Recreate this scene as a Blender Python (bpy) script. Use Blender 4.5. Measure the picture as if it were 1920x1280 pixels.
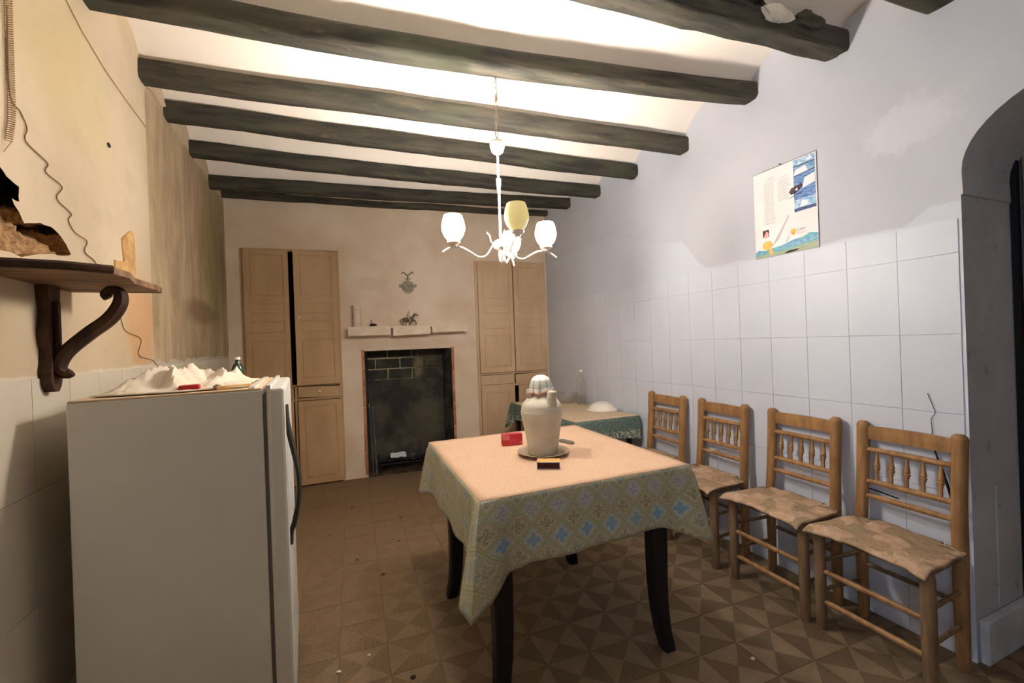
import bpy, bmesh, math, random
from mathutils import Vector, Matrix, noise
random.seed(7)
S = bpy.context.scene
COL = S.collection
for o in list(bpy.data.objects): bpy.data.objects.remove(o)
pi = math.pi; cos = math.cos; sin = math.sin

# ------------------------------------------------------------------ camera
cam_d = bpy.data.cameras.new('camera'); cam = bpy.data.objects.new('camera', cam_d); COL.objects.link(cam)
cam_d.sensor_fit = 'HORIZONTAL'; cam_d.sensor_width = 36; cam_d.lens = 800/1920*36
cam_d.clip_start = 0.02
yaw, pitch, roll = [math.radians(v) for v in (20.46, -0.04, -2.09)]
fw = Vector((sin(yaw)*cos(pitch), cos(yaw)*cos(pitch), sin(pitch))); rt = Vector((cos(yaw), -sin(yaw), 0)); up = rt.cross(fw)
r2 = rt*cos(roll)+up*sin(roll); u2 = up*cos(roll)-rt*sin(roll)
cm = Matrix((r2, u2, -fw)).transposed().to_4x4(); cm.translation = (0, 0, 1.33)
cam.matrix_world = cm
S.camera = cam
# ------------------------------------------------------------------ light, exposure
LAMP_STRENGTH = 300.0; BULB_STRENGTH = 2600.0
LAMP_COLOR = (1.0, 0.905, 0.80, 1)
SKY_COLOR = (0.62, 0.78, 1.0, 1); SKY_STRENGTH = 6.5
S.view_settings.view_transform = 'Standard'; S.view_settings.look = 'None'
S.view_settings.gamma = 1.0; S.view_settings.use_curve_mapping = False
S.view_settings.exposure = 0.0
w = bpy.data.worlds.new('world'); S.world = w; w.use_nodes = True
bg = w.node_tree.nodes['Background']; bg.inputs[0].default_value = SKY_COLOR; bg.inputs[1].default_value = SKY_STRENGTH
pd = bpy.data.lights.new('added_window_portal', 'AREA'); pd.shape = 'RECTANGLE'; pd.size = 1.2; pd.size_y = 1.2
pd.cycles.is_portal = True
po = bpy.data.objects.new('added_window_portal', pd); COL.objects.link(po)
po.location = (-0.72, -0.75, 1.5); po.rotation_euler = (0, -pi/2, 0)  # sky portal at the added, unseen window

# ------------------------------------------------------------------ material helpers
def hx(r, g, b):
    f = lambda c: (c/255/12.92) if c/255 <= .04045 else ((c/255+.055)/1.055)**2.4
    return (f(r), f(g), f(b), 1)
class NM:
    def __init__(s, name, rough=.8, spec=.3, metallic=0):
        s.m = bpy.data.materials.new(name); s.m.use_nodes = True; s.t = s.m.node_tree; s.n = s.t.nodes
        s.b = s.n['Principled BSDF']; s.b.inputs['Roughness'].default_value = rough
        s.b.inputs['Specular IOR Level'].default_value = spec; s.b.inputs['Metallic'].default_value = metallic
    def l(s, a, b): s.t.links.new(a, b)
    def node(s, ty, **kw):
        n = s.n.new(ty)
        for k, v in kw.items(): setattr(n, k, v)
        return n
    def put(s, inp, v):
        if hasattr(v, 'links') or isinstance(v, bpy.types.NodeSocket): s.l(v, inp)
        else: inp.default_value = v
    def pos(s): return s.node('ShaderNodeNewGeometry').outputs['Position']
    def objc(s): return s.node('ShaderNodeTexCoord').outputs['Object']
    def uv(s): return s.node('ShaderNodeTexCoord').outputs['UV']
    def rnd(s): return s.node('ShaderNodeObjectInfo').outputs['Random']
    def mapping(s, v, scale=(1, 1, 1), rot=(0, 0, 0), loc=(0, 0, 0)):
        m = s.node('ShaderNodeMapping'); s.l(v, m.inputs[0]); m.inputs['Scale'].default_value = scale
        m.inputs['Rotation'].default_value = rot; m.inputs['Location'].default_value = loc; return m.outputs[0]
    def noise(s, v, scale=5, detail=5, rough=.55, dist=0):
        n = s.node('ShaderNodeTexNoise'); s.l(v, n.inputs['Vector']); n.inputs['Scale'].default_value = scale
        n.inputs['Detail'].default_value = detail; n.inputs['Roughness'].default_value = rough
        n.inputs['Distortion'].default_value = dist; return n.outputs[0]
    def math(s, op, a, b=0.0, c=0.0, clamp=False):
        n = s.node('ShaderNodeMath', operation=op, use_clamp=clamp)
        s.put(n.inputs[0], a); s.put(n.inputs[1], b)
        if op in ('MULTIPLY_ADD', 'COMPARE', 'SMOOTH_MIN'): s.put(n.inputs[2], c)
        return n.outputs[0]
    def ss(s, v, a, b, lo=0., hi=1.):
        n = s.node('ShaderNodeMapRange', interpolation_type='SMOOTHSTEP'); s.put(n.inputs[0], v)
        n.inputs[1].default_value = a; n.inputs[2].default_value = b; n.inputs[3].default_value = lo; n.inputs[4].default_value = hi
        return n.outputs[0]
    def mix(s, f, a, b, mode='MIX'):
        n = s.node('ShaderNodeMix', data_type='RGBA', blend_type=mode)
        s.put(n.inputs[0], f); s.put(n.inputs[6], a); s.put(n.inputs[7], b); return n.outputs[2]
    def xyz(s, v):
        n = s.node('ShaderNodeSeparateXYZ'); s.l(v, n.inputs[0]); return n.outputs
    def bump(s, h, strength=.3, dist=.01):
        n = s.node('ShaderNodeBump'); s.l(h, n.inputs['Height']); n.inputs['Strength'].default_value = strength
        n.inputs['Distance'].default_value = dist; s.l(n.outputs[0], s.b.inputs['Normal'])
    def color(s, c): s.put(s.b.inputs['Base Color'], c); return s.m
    def ell(s, y, z, cy, cz, ry, rz, nz, amt=.6, soft=.25):
        a = s.math('MULTIPLY', s.math('SUBTRACT', y, cy), 1/ry); b = s.math('MULTIPLY', s.math('SUBTRACT', z, cz), 1/rz)
        r = s.math('SQRT', s.math('ADD', s.math('MULTIPLY', a, a), s.math('MULTIPLY', b, b)))
        r = s.math('ADD', r, s.math('MULTIPLY', s.math('SUBTRACT', nz, .5), amt))
        return s.ss(r, 1-soft, 1+soft, 1, 0)

def pm(name, c1, c2=None, scale=6, rough=.8, bump=0, bscale=40, bdist=.004, coord='OBJ', stretch=(1, 1, 1), spec=.3, metallic=0, rand=0, lo=.35, hi=.65):
    k = NM(name, rough, spec, metallic)
    v = k.pos() if coord == 'POS' else k.objc()
    v = k.mapping(v, stretch) if stretch != (1, 1, 1) else v
    c = c1
    if c2: c = k.mix(k.ss(k.noise(v, scale), lo, hi), c1, c2)
    if rand:
        f = k.math('MULTIPLY_ADD', k.rnd(), rand, 1-rand/2)
        hs = k.node('ShaderNodeHueSaturation'); k.put(hs.inputs['Color'], c); k.l(f, hs.inputs['Value']); c = hs.outputs[0]
    k.color(c)
    if bump: k.bump(k.noise(v, bscale, 4), bump, bdist)
    return k.m

M = {}
# --- walls
def wall_left_mat(name, far):
    k = NM(name, .9, .15); p = k.pos(); x, y, z = k.xyz(p)
    n1 = k.noise(p, 1.6, 6); n2 = k.noise(p, 7, 6); n3 = k.noise(k.mapping(p, (1, 3, 1.0)), 1.6, 7, .65, .4)
    c = k.mix(k.ss(n1, .3, .7), hx(206, 190, 166), hx(194, 175, 146))
    c = k.mix(k.math('MULTIPLY', k.ss(n2, .5, .75), .35), c, hx(178, 164, 128))
    if far:
        d = k.mix(k.ss(n3, .3, .7), hx(192, 172, 142), hx(158, 137, 108))
        d = k.mix(k.math('MULTIPLY', k.ss(k.noise(k.mapping(p, (1, 5, .6)), 1.2, 7, .65, .3), .48, .75), .5), d, hx(132, 110, 78))
        g = k.ell(y, z, 4.15, 2.1, .32, .55, n2, .9, .5)
        d = k.mix(k.math('MULTIPLY', g, .5), d, hx(136, 128, 84))
        g2 = k.ell(y, z, 3.7, 1.62, .4, .08, n2, .9, .5)
        d = k.mix(k.math('MULTIPLY', g2, .6), d, hx(110, 84, 48))
        # torn upper edge and pale border at the wainscot
        e = k.math('ADD', z, k.math('MULTIPLY', k.math('SUBTRACT', n2, .5), .12))
        c = k.mix(k.ss(e, 2.70, 2.73), d, c)
        c = k.mix(k.ss(e, 1.285, 1.30), hx(196, 188, 172), c)
    else:
        o = k.ell(y, z, 2.46, 1.47, .19, .2, n2, 1.2, .35)
        c = k.mix(k.math('MULTIPLY', o, .6), c, hx(200, 146, 94))
        g = k.ell(y, z, 1.95, 2.3, .3, .22, n2, 1.0, .7)
        c = k.mix(k.math('MULTIPLY', g, .3), c, hx(196, 182, 126))
        e = k.math('ADD', z, k.math('MULTIPLY', k.math('SUBTRACT', n2, .5), .03))
        c = k.mix(k.ss(e, 1.275, 1.285), hx(208, 198, 180), c)
    k.color(c); k.bump(k.noise(p, 14, 6, .6), .35, .012); return k.m
M['wall_left'] = wall_left_mat('plaster_left', False)
M['wall_left_far'] = wall_left_mat('plaster_left_stained', True)
def wall_right_mat():
    k = NM('plaster_right', .85, .2); p = k.pos(); x, y, z = k.xyz(p)
    n1 = k.noise(p, 1.5, 5); n2 = k.noise(p, 6, 6)
    cream = k.mix(k.ss(n1, .3, .7), hx(197, 200, 210), hx(189, 192, 203))  # cool daylight cast tinted into both paints of this wall
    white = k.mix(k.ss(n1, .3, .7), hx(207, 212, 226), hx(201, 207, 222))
    # painted boundary: about 1.77 m, climbing towards the back of the room and by the doorway
    b = k.math('ADD', k.ss(y, 2.18, 2.45, 1.765, 2.0), k.ss(y, 2.45, 3.3, 0, .22))
    b = k.math('ADD', b, k.ss(y, 1.02, 1.14, .06, 0))
    e = k.math('SUBTRACT', z, k.math('ADD', b, k.math('MULTIPLY', k.math('SUBTRACT', n2, .5), .05)))
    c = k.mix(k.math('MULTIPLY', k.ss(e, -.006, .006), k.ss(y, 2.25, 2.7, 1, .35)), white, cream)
    q = k.ell(y, z, 1.10, 2.19, .15, .1, k.noise(p, 14, 7, .75), 2.6, .5)
    c = k.mix(k.math('MULTIPLY', q, .4), c, hx(222, 222, 228))
    k.color(c); k.bump(k.noise(p, 10, 6, .55), .3, .012); return k.m
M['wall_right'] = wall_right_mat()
def wall_back_mat():
    k = NM('plaster_back', .9, .15); p = k.pos(); x, y, z = k.xyz(p)
    n1 = k.noise(p, 2.2, 6); n2 = k.noise(p, 9, 6)
    c = k.mix(k.ss(n1, .3, .72), hx(240, 224, 204), hx(224, 202, 178))
    q = k.ell(x, z, .18, 1.97, .16, .07, n2, 1.6, .4)
    c = k.mix(k.math('MULTIPLY', q, .2), c, hx(170, 140, 110))
    q = k.ell(x, z, .62, 1.32, .6, .06, n2, 1.2, .6)
    c = k.mix(k.math('MULTIPLY', q, .15), c, hx(150, 122, 96))
    k.color(c); k.bump(k.noise(p, 12, 6, .6), .3, .012); return k.m
M['wall_back'] = wall_back_mat()
def ceil_mat():
    k = NM('ceiling_whitewash', .9, .1); p = k.pos()
    n1 = k.noise(p, 1.3, 5)
    c = k.mix(k.ss(n1, .35, .7), hx(248, 241, 233), hx(242, 233, 223))
    k.color(c); k.bump(k.noise(p, 5, 5, .55), .25, .02); return k.m
M['ceiling'] = ceil_mat()
M['plain_wall'] = pm('plaster_plain', hx(132, 112, 90), hx(112, 94, 74), 2, .9, .3, 12, .01, 'POS')
# tiles
def walltile(name, c1, c2):
    k = NM(name, .45, .4); p = k.pos(); c = k.mix(k.ss(k.noise(p, 2.5, 5), .35, .7), c1, c2)
    f = k.math('MULTIPLY_ADD', k.rnd(), .02, .99)
    hs = k.node('ShaderNodeHueSaturation'); k.l(c, hs.inputs['Color']); k.l(f, hs.inputs['Value'])
    k.color(hs.outputs[0]); k.bump(k.noise(p, 9, 4), .12, .006); return k.m
M['tile_r'] = walltile('painted_wall_tile', hx(207, 212, 226), hx(201, 207, 222))  # carries the same painted-in daylight tint as the right wall
M['tile_l'] = walltile('cream_wall_tile', hx(210, 201, 184), hx(200, 188, 168))
def floortile(name, c1, c2):
    k = NM(name, .75, .25); p = k.pos(); x, y, z = k.xyz(p)
    n = k.noise(p, 3, 7, .62); nf = k.noise(p, 95, 4, .6)
    base = k.mix(k.ss(k.noise(p, 12, 5), .3, .7), c1, c2)
    f = k.math('MULTIPLY_ADD', k.rnd(), .22, .89)
    hs = k.node('ShaderNodeHueSaturation'); k.l(base, hs.inputs['Color']); k.l(f, hs.inputs['Value'])
    dust = k.mix(k.ss(nf, .35, .7), hx(136, 112, 84), hx(116, 94, 70))
    # loose dirt lies thicker towards the hearth and the left side
    e = k.math('ADD', k.math('ADD', k.math('MULTIPLY', y, .55), k.math('MULTIPLY', x, -.5)), k.math('MULTIPLY', k.math('SUBTRACT', n, .5), 2.2))
    c = k.mix(k.ss(e, -.2, 1.9, .35, .95), hs.outputs[0], dust)
    c = k.mix(k.math('MULTIPLY', k.ss(k.noise(p, 1.7, 4), .55, .75), .35), c, hx(112, 78, 66))
    c = k.mix(k.math('MULTIPLY', k.ss(k.noise(p, 55, 3), .70, .76), .5), c, hx(60, 46, 34))
    k.color(c); k.bump(nf, .15, .003); return k.m
M['floor_light'] = floortile('floor_tile_light', hx(142, 126, 104), hx(122, 108, 88))
M['floor_dark'] = floortile('floor_tile_dark', hx(98, 85, 69), hx(84, 72, 58))
M['grout'] = pm('floor_grout', hx(84, 66, 48), hx(64, 50, 36), 20, .95, coord='POS')
# beams, wood
def beam_mat():
    k = NM('beam_dark_wood', .85, .2); p = k.objc()
    n = k.noise(k.mapping(p, (1.2, 9, 9)), 2.2, 7, .6)
    c = k.mix(k.ss(n, .3, .7), hx(46, 46, 44), hx(82, 78, 68))
    c = k.mix(k.math('MULTIPLY', k.ss(k.noise(p, 4, 6), .5, .7), .5), c, hx(70, 74, 60))
    c = k.mix(k.math('MULTIPLY', k.ss(k.noise(k.mapping(p, (1, 3, 3)), 9, 6), .62, .74), .5), c, hx(112, 98, 78))
    k.color(c); k.bump(n, .6, .01); return k.m
M['beam'] = beam_mat()
M['chair'] = pm('chair_wood', hx(164, 124, 82), hx(136, 100, 64), 9, .55, .2, 60, .002, stretch=(4, 4, .7), spec=.35, rand=.12)
M['chair_dusty'] = pm('chair_wood_dusty', hx(140, 112, 84), hx(112, 90, 68), 9, .8, .2, 60, .002, stretch=(4, 4, .7))
M['rush'] = pm('rush_weave', hx(142, 118, 80), hx(96, 76, 50), 30, .9, .5, 60, .004, stretch=(1, 12, 1))
M['cup'] = pm('cupboard_paint', hx(204, 172, 132), hx(184, 150, 110), 3, .6, .15, 40, .003, 'POS', (1, 1, .4), .3, lo=.3, hi=.75)
M['cup_flare'] = pm('cupboard_paint_flare', hx(222, 196, 164), hx(206, 176, 142), 3, .6, .15, 40, .003, 'POS', (1, 1, .4), .3)  # cupboard paint made paler, with lens flare put into the colour
M['cup_in'] = pm('cupboard_inside', hx(52, 40, 28), hx(38, 28, 20), 5, .9)
M['knob'] = pm('white_knob', hx(236, 228, 214), rough=.3, spec=.5)
M['dark_wood'] = pm('table_black_wood', hx(26, 24, 28), hx(18, 16, 20), 6, .5, .1, 50, .002, stretch=(3, 3, .5), spec=.35)
M['shelf_wood'] = pm('shelf_dark_wood', hx(78, 52, 36), hx(44, 29, 22), 6, .55, .3, 40, .003, stretch=(2, 2, .6))
M['shelf_board'] = pm('shelf_board_wood', hx(140, 108, 80), hx(96, 70, 50), 5, .65, .25, 40, .003, stretch=(1, 5, 3))
M['raw_wood'] = pm('pale_raw_wood', hx(214, 178, 126), hx(196, 152, 100), 8, .7, stretch=(1, 6, 1))
# hole, fireplace
def hole_mat():
    k = NM('broken_wall_core', .95, .1); p = k.pos(); x, y, z = k.xyz(p)
    n = k.noise(p, 16, 7, .65); nb = k.noise(p, 45, 5, .7)
    c = k.mix(k.ss(nb, .3, .7), hx(206, 168, 122), hx(140, 104, 70))
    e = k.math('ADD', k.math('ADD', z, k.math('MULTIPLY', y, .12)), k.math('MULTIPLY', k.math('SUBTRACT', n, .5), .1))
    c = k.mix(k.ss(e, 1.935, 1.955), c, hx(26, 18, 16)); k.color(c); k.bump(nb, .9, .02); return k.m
M['hole'] = hole_mat()
def soot(name, c1, c2):
    k = NM(name, .9, .15); p = k.pos(); n = k.noise(p, 5, 7, .6)
    c = k.mix(k.ss(n, .35, .7), c1, c2); x, y, z = k.xyz(p)
    q = k.ell(x, z, .69, 1.08, .05, .13, k.noise(k.mapping(p, (3, 1, .6)), 9, 6), 1.3, .5); c = k.mix(k.math('MULTIPLY', q, .6), c, hx(150, 138, 108))
    q = k.ell(x, z, .75, .45, .16, .2, k.noise(p, 9, 6), 1.6, .6); c = k.mix(k.math('MULTIPLY', q, .35), c, hx(120, 110, 88))
    k.color(c); k.bump(k.noise(p, 30, 5), .4, .006); return k.m
M['soot_brick'] = soot('sooty_brick', hx(58, 58, 54), hx(92, 90, 80))
def mortar_mat():
    k = NM('firebox_mortar', .95, .1); p = k.pos(); x, y, z = k.xyz(p); n = k.noise(p, 7, 6)
    e = k.math('ADD', z, k.math('MULTIPLY', k.math('SUBTRACT', n, .5), .35))
    c = k.mix(k.math('MULTIPLY', k.ss(e, .84, .96), k.ss(k.math('ADD', x, k.math('MULTIPLY', n, .3)), .62, .95, 1, .15)), hx(40, 38, 34), hx(190, 178, 142)); k.color(c); return k.m
M['mortar'] = mortar_mat()
M['soot'] = soot('soot_plaster', hx(52, 54, 52), hx(92, 94, 90))
M['hearth'] = pm('hearth_ash', hx(96, 80, 62), hx(58, 48, 38), 9, .95, .5, 50, .006, 'POS')
M['edge_brick'] = pm('edging_brick', hx(196, 142, 106), hx(166, 112, 80), 9, .9, .3, 50, .004, 'POS', rand=.2)
M['iron'] = pm('black_iron', hx(44, 44, 48), hx(30, 30, 32), 8, .5, metallic=.6)
M['steel'] = pm('dull_steel', hx(150, 154, 164), hx(110, 112, 120), 8, .35, metallic=.9)
M['coal'] = pm('charcoal_lumps', hx(42, 42, 46), hx(92, 92, 98), 6, .9, .5, 30, .006, rand=.5)
M['paper'] = pm('white_paper', hx(236, 238, 244), rough=.8)
M['lace'] = pm('shelf_paper', hx(242, 228, 208), hx(230, 212, 188), 8, .85, .2, 50, .002, 'POS')
# grey doorway
def grey_mat():
    k = NM('grey_cement_reveal', .9, .2); p = k.pos(); n = k.noise(p, 2.5, 6)
    c = k.mix(k.ss(n, .3, .7), hx(192, 198, 208), hx(176, 181, 190))
    c = k.mix(k.math('MULTIPLY', k.ss(k.noise(p, 12, 5), .62, .72), .3), c, hx(70, 70, 72))
    k.color(c); k.bump(k.noise(p, 20, 6), .4, .008); return k.m
M['grey'] = grey_mat()
M['door_wood'] = pm('door_brown_wood', hx(176, 142, 100), hx(150, 116, 78), 4, .6, .2, 30, .003, 'POS', (1, 6, .5))
M['black'] = pm('black_frame', hx(22, 20, 22), rough=.6)
M['kerb'] = pm('white_kerb', hx(206, 210, 220), hx(186, 190, 202), 6, .8, .2, 30, .004, 'POS')
# fridge
M['fridge'] = pm('fridge_enamel', hx(226, 225, 220), hx(218, 217, 211), 2, .4, .05, 200, .001, spec=.4)
M['fridge_top'] = pm('fridge_top_tan', hx(226, 204, 176), hx(208, 180, 146), 6, .8)  # mottled tan, warmer than the enamel of the body
M['gasket'] = pm('grey_gasket', hx(120, 116, 110), rough=.7)
M['dark_plastic'] = pm('dark_green_plastic', hx(46, 48, 42), rough=.4, spec=.5)
M['cloth_white'] = pm('white_cloth', hx(240, 228, 210), hx(228, 214, 192), 9, .9, .3, 120, .001)
M['red'] = pm('red_plastic', hx(186, 36, 40), hx(160, 26, 34), 8, .4, spec=.5)
M['stone'] = pm('grey_stone', hx(176, 168, 156), hx(150, 142, 130), 12, .9)
M['green_glass'] = pm('dark_green_glass', hx(34, 58, 40), rough=.12, spec=.6)
# chandelier
M['white_metal'] = pm('white_lacquer_metal', hx(240, 234, 222), rough=.35, spec=.5)
M['chain'] = pm('chain_brass', hx(150, 136, 116), rough=.4, metallic=.6)
M['amber'] = pm('old_tape', hx(214, 176, 146), rough=.7)
def shade_mat(name, lit):
    k = NM(name, .35, .5)
    if lit:
        k.color((.95, .93, .88, 1)); k.b.inputs['Emission Color'].default_value = LAMP_COLOR
        k.b.inputs['Emission Strength'].default_value = LAMP_STRENGTH
        return k.m
    c = k.color(hx(255, 252, 240))
    tr = k.node('ShaderNodeBsdfTranslucent'); tr.inputs[0].default_value = hx(255, 253, 232)
    mx = k.node('ShaderNodeMixShader'); mx.inputs[0].default_value = .8
    k.l(k.b.outputs[0], mx.inputs[1]); k.l(tr.outputs[0], mx.inputs[2]); k.l(mx.outputs[0], k.n['Material Output'].inputs[0]); return k.m
M['shade_lit'] = shade_mat('lit_glass_shade', True); M['shade_off'] = shade_mat('unlit_amber_glass_shade', False)
M['bulb'] = pm('bulb_glass', hx(250, 240, 210), rough=.2, spec=.5)
def bulb_lit():
    k = NM('lit_bulb', .3); k.b.inputs['Emission Color'].default_value = LAMP_COLOR; k.b.inputs['Emission Strength'].default_value = BULB_STRENGTH; return k.m
M['bulb_lit'] = bulb_lit()
# cloths
def oilcloth():
    k = NM('oilcloth_blue_flowers', .5, .35); uv = k.uv(); sc = 1/.078
    v = k.mapping(uv, (sc, sc, 1), (0, 0, pi/4)); x, y, z = k.xyz(v)
    fx = k.math('SUBTRACT', k.math('FRACT', x), .5); fy = k.math('SUBTRACT', k.math('FRACT', y), .5)
    ix = k.math('FLOOR', x); iy = k.math('FLOOR', y)
    par = k.math('FLOORED_MODULO', k.math('ADD', ix, iy), 2.0); par3 = k.math('FLOORED_MODULO', k.math('SUBTRACT', ix, iy), 3.0)
    r = k.math('SQRT', k.math('ADD', k.math('MULTIPLY', fx, fx), k.math('MULTIPLY', fy, fy)))
    th = k.math('ARCTAN2', fy, fx)
    pet = k.math('MULTIPLY_ADD', k.math('ABSOLUTE', k.math('SINE', k.math('MULTIPLY', th, 2.0))), .2, .14)
    flower = k.ss(k.math('SUBTRACT', r, pet), -.04, .04, 1, 0)
    am = k.math('MAXIMUM', k.math('ABSOLUTE', fx), k.math('ABSOLUTE', fy))
    line = k.math('MAXIMUM', k.ss(am, .455, .475), k.math('MULTIPLY', k.ss(am, .37, .385), k.ss(am, .41, .425, 1, 0)))
    nz = k.noise(uv, 130, 3); beige = k.mix(k.ss(nz, .35, .65), hx(206, 196, 170), hx(180, 170, 142))
    white = k.mix(k.ss(nz, .35, .65), hx(206, 210, 208), hx(176, 180, 166))
    blueflower = k.mix(flower, white, k.mix(k.ss(nz, .4, .6), hx(104, 160, 200), hx(140, 184, 208)))
    lil = k.mix(k.math('MULTIPLY', flower, k.ss(nz, .42, .5)), white, hx(166, 168, 190))
    leaf = k.mix(k.math('MULTIPLY', flower, k.ss(nz, .4, .5)), beige, hx(140, 148, 108))
    isb = k.math('COMPARE', par3, 0.0, .1); isl = k.math('COMPARE', par3, 1.0, .1)
    c = k.mix(isb, k.mix(isl, leaf, lil), blueflower)
    c = k.mix(k.math('MULTIPLY', par, .75), c, leaf)
    c = k.mix(k.math('MULTIPLY', line, .75), c, hx(150, 156, 96))
    c = k.mix(k.ss(k.noise(uv, 7, 6), .35, .8, .1, .65), c, k.mix(k.ss(nz, .3, .7), hx(190, 178, 150), hx(164, 152, 122)))
    k.color(c); return k.m
M['oilcloth'] = oilcloth()
def dustcloth():
    k = NM('oilcloth_dusty_top', .85, .2); uv = k.uv(); n = k.noise(uv, 90, 5, .7); n2 = k.noise(uv, 5, 5)
    c = k.mix(k.ss(n, .3, .7), hx(220, 188, 162), hx(202, 168, 140))
    c = k.mix(k.math('MULTIPLY', k.ss(n2, .45, .7), .4), c, hx(198, 162, 132)); k.color(c); k.bump(n, .2, .001); return k.m
M['dustcloth'] = dustcloth()
def greencloth(dusty):
    k = NM('green_cloth' + ('_dusty' if dusty else ''), .85, .2); uv = k.uv(); v = k.mapping(uv, (1, 1, 1)); x, y, z = k.xyz(v)
    vo = k.node('ShaderNodeTexVoronoi'); k.l(uv, vo.inputs['Vector']); vo.inputs['Scale'].default_value = 70
    n = k.noise(uv, 60, 4)
    band = k.ss(y, .10, .11); pat = k.math('MULTIPLY', k.ss(vo.outputs['Distance'], .35, .5, 1, 0), band)
    c = k.mix(k.ss(n, .35, .65), hx(80, 98, 94), hx(116, 130, 122)); c = k.mix(k.math('MULTIPLY', pat, .85), c, hx(206, 208, 180))
    c = k.mix(k.ss(y, .215, .22), c, hx(66, 92, 86))
    if dusty: c = k.mix(k.ss(k.noise(uv, 22, 6, .7), .3, .5, .55, .95), k.mix(k.ss(n, .3, .7), hx(118, 130, 116), hx(156, 152, 132)), hx(206, 184, 156))
    k.color(c); return k.m
M['greencloth'] = greencloth(False); M['greencloth_dusty'] = greencloth(True)
def cushion():
    k = NM('patchwork_seat_pad', .95, .1); p = k.objc()
    v = k.math('MULTIPLY', k.rnd(), 9.0); cb = k.node('ShaderNodeCombineXYZ'); k.l(v, cb.inputs[0]); k.l(v, cb.inputs[1])
    ad = k.node('ShaderNodeVectorMath', operation='ADD'); k.l(p, ad.inputs[0]); k.l(cb.outputs[0], ad.inputs[1]); q = ad.outputs[0]
    vo = k.node('ShaderNodeTexVoronoi', distance='CHEBYCHEV'); k.l(q, vo.inputs['Vector']); vo.inputs['Scale'].default_value = 11
    h = k.xyz(vo.outputs['Color'])
    c = k.mix(k.ss(h[0], .35, .4), hx(168, 134, 112), hx(120, 106, 82)); c = k.mix(k.ss(h[1], .6, .62), c, hx(98, 98, 78))
    c = k.mix(k.ss(h[2], .68, .7), c, hx(196, 166, 144))
    vo2 = k.node('ShaderNodeTexVoronoi'); k.l(q, vo2.inputs['Vector']); vo2.inputs['Scale'].default_value = 60
    c = k.mix(k.math('MULTIPLY', k.ss(vo2.outputs[0], .2, .5), .3), c, hx(206, 184, 160))
    c = k.mix(k.ss(k.noise(p, 26, 6, .7), .3, .65, .2, .75), c, hx(158, 130, 104)); k.color(c); k.bump(k.noise(p, 120, 3), .4, .002); return k.m
M['cushion'] = cushion()
def plaid():
    k = NM('checked_cap_cloth', .9, .1); p = k.uv(); x, y, z = k.xyz(p)
    a = k.ss(k.math('SINE', k.math('MULTIPLY', x, 2*pi*5)), .6, .8); b = k.ss(y, .40, .44); b2 = k.math('MULTIPLY', b, k.ss(y, .74, .78, 1, 0))
    c = k.mix(k.math('MULTIPLY', k.math('MULTIPLY', a, .55), k.ss(y, .3, .5, .25, 1)), hx(230, 226, 222), hx(120, 140, 130)); c = k.mix(k.math('MULTIPLY', b2, .4), c, hx(110, 136, 126))
    c = k.mix(k.ss(y, .9, .93), c, hx(224, 150, 132)); k.color(c); return k.m
M['plaid'] = plaid()
M['clay'] = pm('pale_clay', hx(206, 200, 186), hx(190, 182, 166), 7, .85, .2, 70, .002)
M['china'] = pm('white_china', hx(236, 230, 220), rough=.2, spec=.5)
M['china_dusty'] = pm('dusty_plate', hx(196, 180, 158), hx(176, 158, 134), 10, .6)
M['matchtop'] = pm('matchbox_tan', hx(222, 172, 108), hx(204, 150, 86), 20, .7)
M['striker'] = pm('striker_brown', hx(70, 34, 36), hx(54, 26, 30), 60, .9)
M['red_card'] = pm('red_card', hx(176, 40, 54), hx(206, 110, 108), 22, .5, spec=.4, lo=.52, hi=.62)
M['pewter'] = pm('pewter', hx(150, 142, 124), hx(112, 106, 92), 30, .5, .5, 60, .004, metallic=.3)
M['bronze'] = pm('grey_bronze', hx(112, 104, 88), hx(80, 74, 62), 20, .5, metallic=.3)
M['pale_figure'] = pm('pale_rider', hx(206, 180, 150), rough=.7)
M['wax'] = pm('pale_wax', hx(236, 220, 206), hx(220, 200, 182), 12, .6)
M['brown_lump'] = pm('dark_brown_wood', hx(70, 58, 42), hx(48, 40, 30), 12, .8)
M['wire'] = pm('brown_wire', hx(126, 100, 58), rough=.7)
M['wire_black'] = pm('black_cable', hx(30, 28, 28), rough=.5)
M['wire_pale'] = pm('painted_wire', hx(176, 146, 108), rough=.8)
M['patch'] = pm('raw_plaster_patch', hx(206, 168, 116), hx(180, 140, 90), 14, .9, .5, 50, .004, 'POS')
M['crumb'] = pm('dark_rubble', hx(64, 46, 34), hx(120, 92, 66), 8, .9, rand=.6)
M['lump_plaster'] = pm('white_plaster_lump', hx(222, 218, 210), hx(200, 196, 188), 9, .9, .5, 30, .006)
def glass(name, tint):
    k = NM(name, .05, .5)
    tr = k.node('ShaderNodeBsdfTransparent'); tr.inputs[0].default_value = tint
    gl = k.node('ShaderNodeBsdfGlossy'); gl.inputs[1].default_value = .06; gl.inputs[0].default_value = (.9, .9, .9, 1)
    fr = k.node('ShaderNodeLayerWeight'); fr.inputs[0].default_value = .35
    f = k.math('MULTIPLY_ADD', fr.outputs['Facing'], .45, .05)
    mx = k.node('ShaderNodeMixShader'); k.l(f, mx.inputs[0]); k.l(tr.outputs[0], mx.inputs[1]); k.l(gl.outputs[0], mx.inputs[2])
    k.l(mx.outputs[0], k.n['Material Output'].inputs[0]); return k.m
M['clear'] = glass('clear_glass', (.965, .965, .96, 1)); M['water'] = glass('still_water', (.95, .95, .93, 1))
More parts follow.
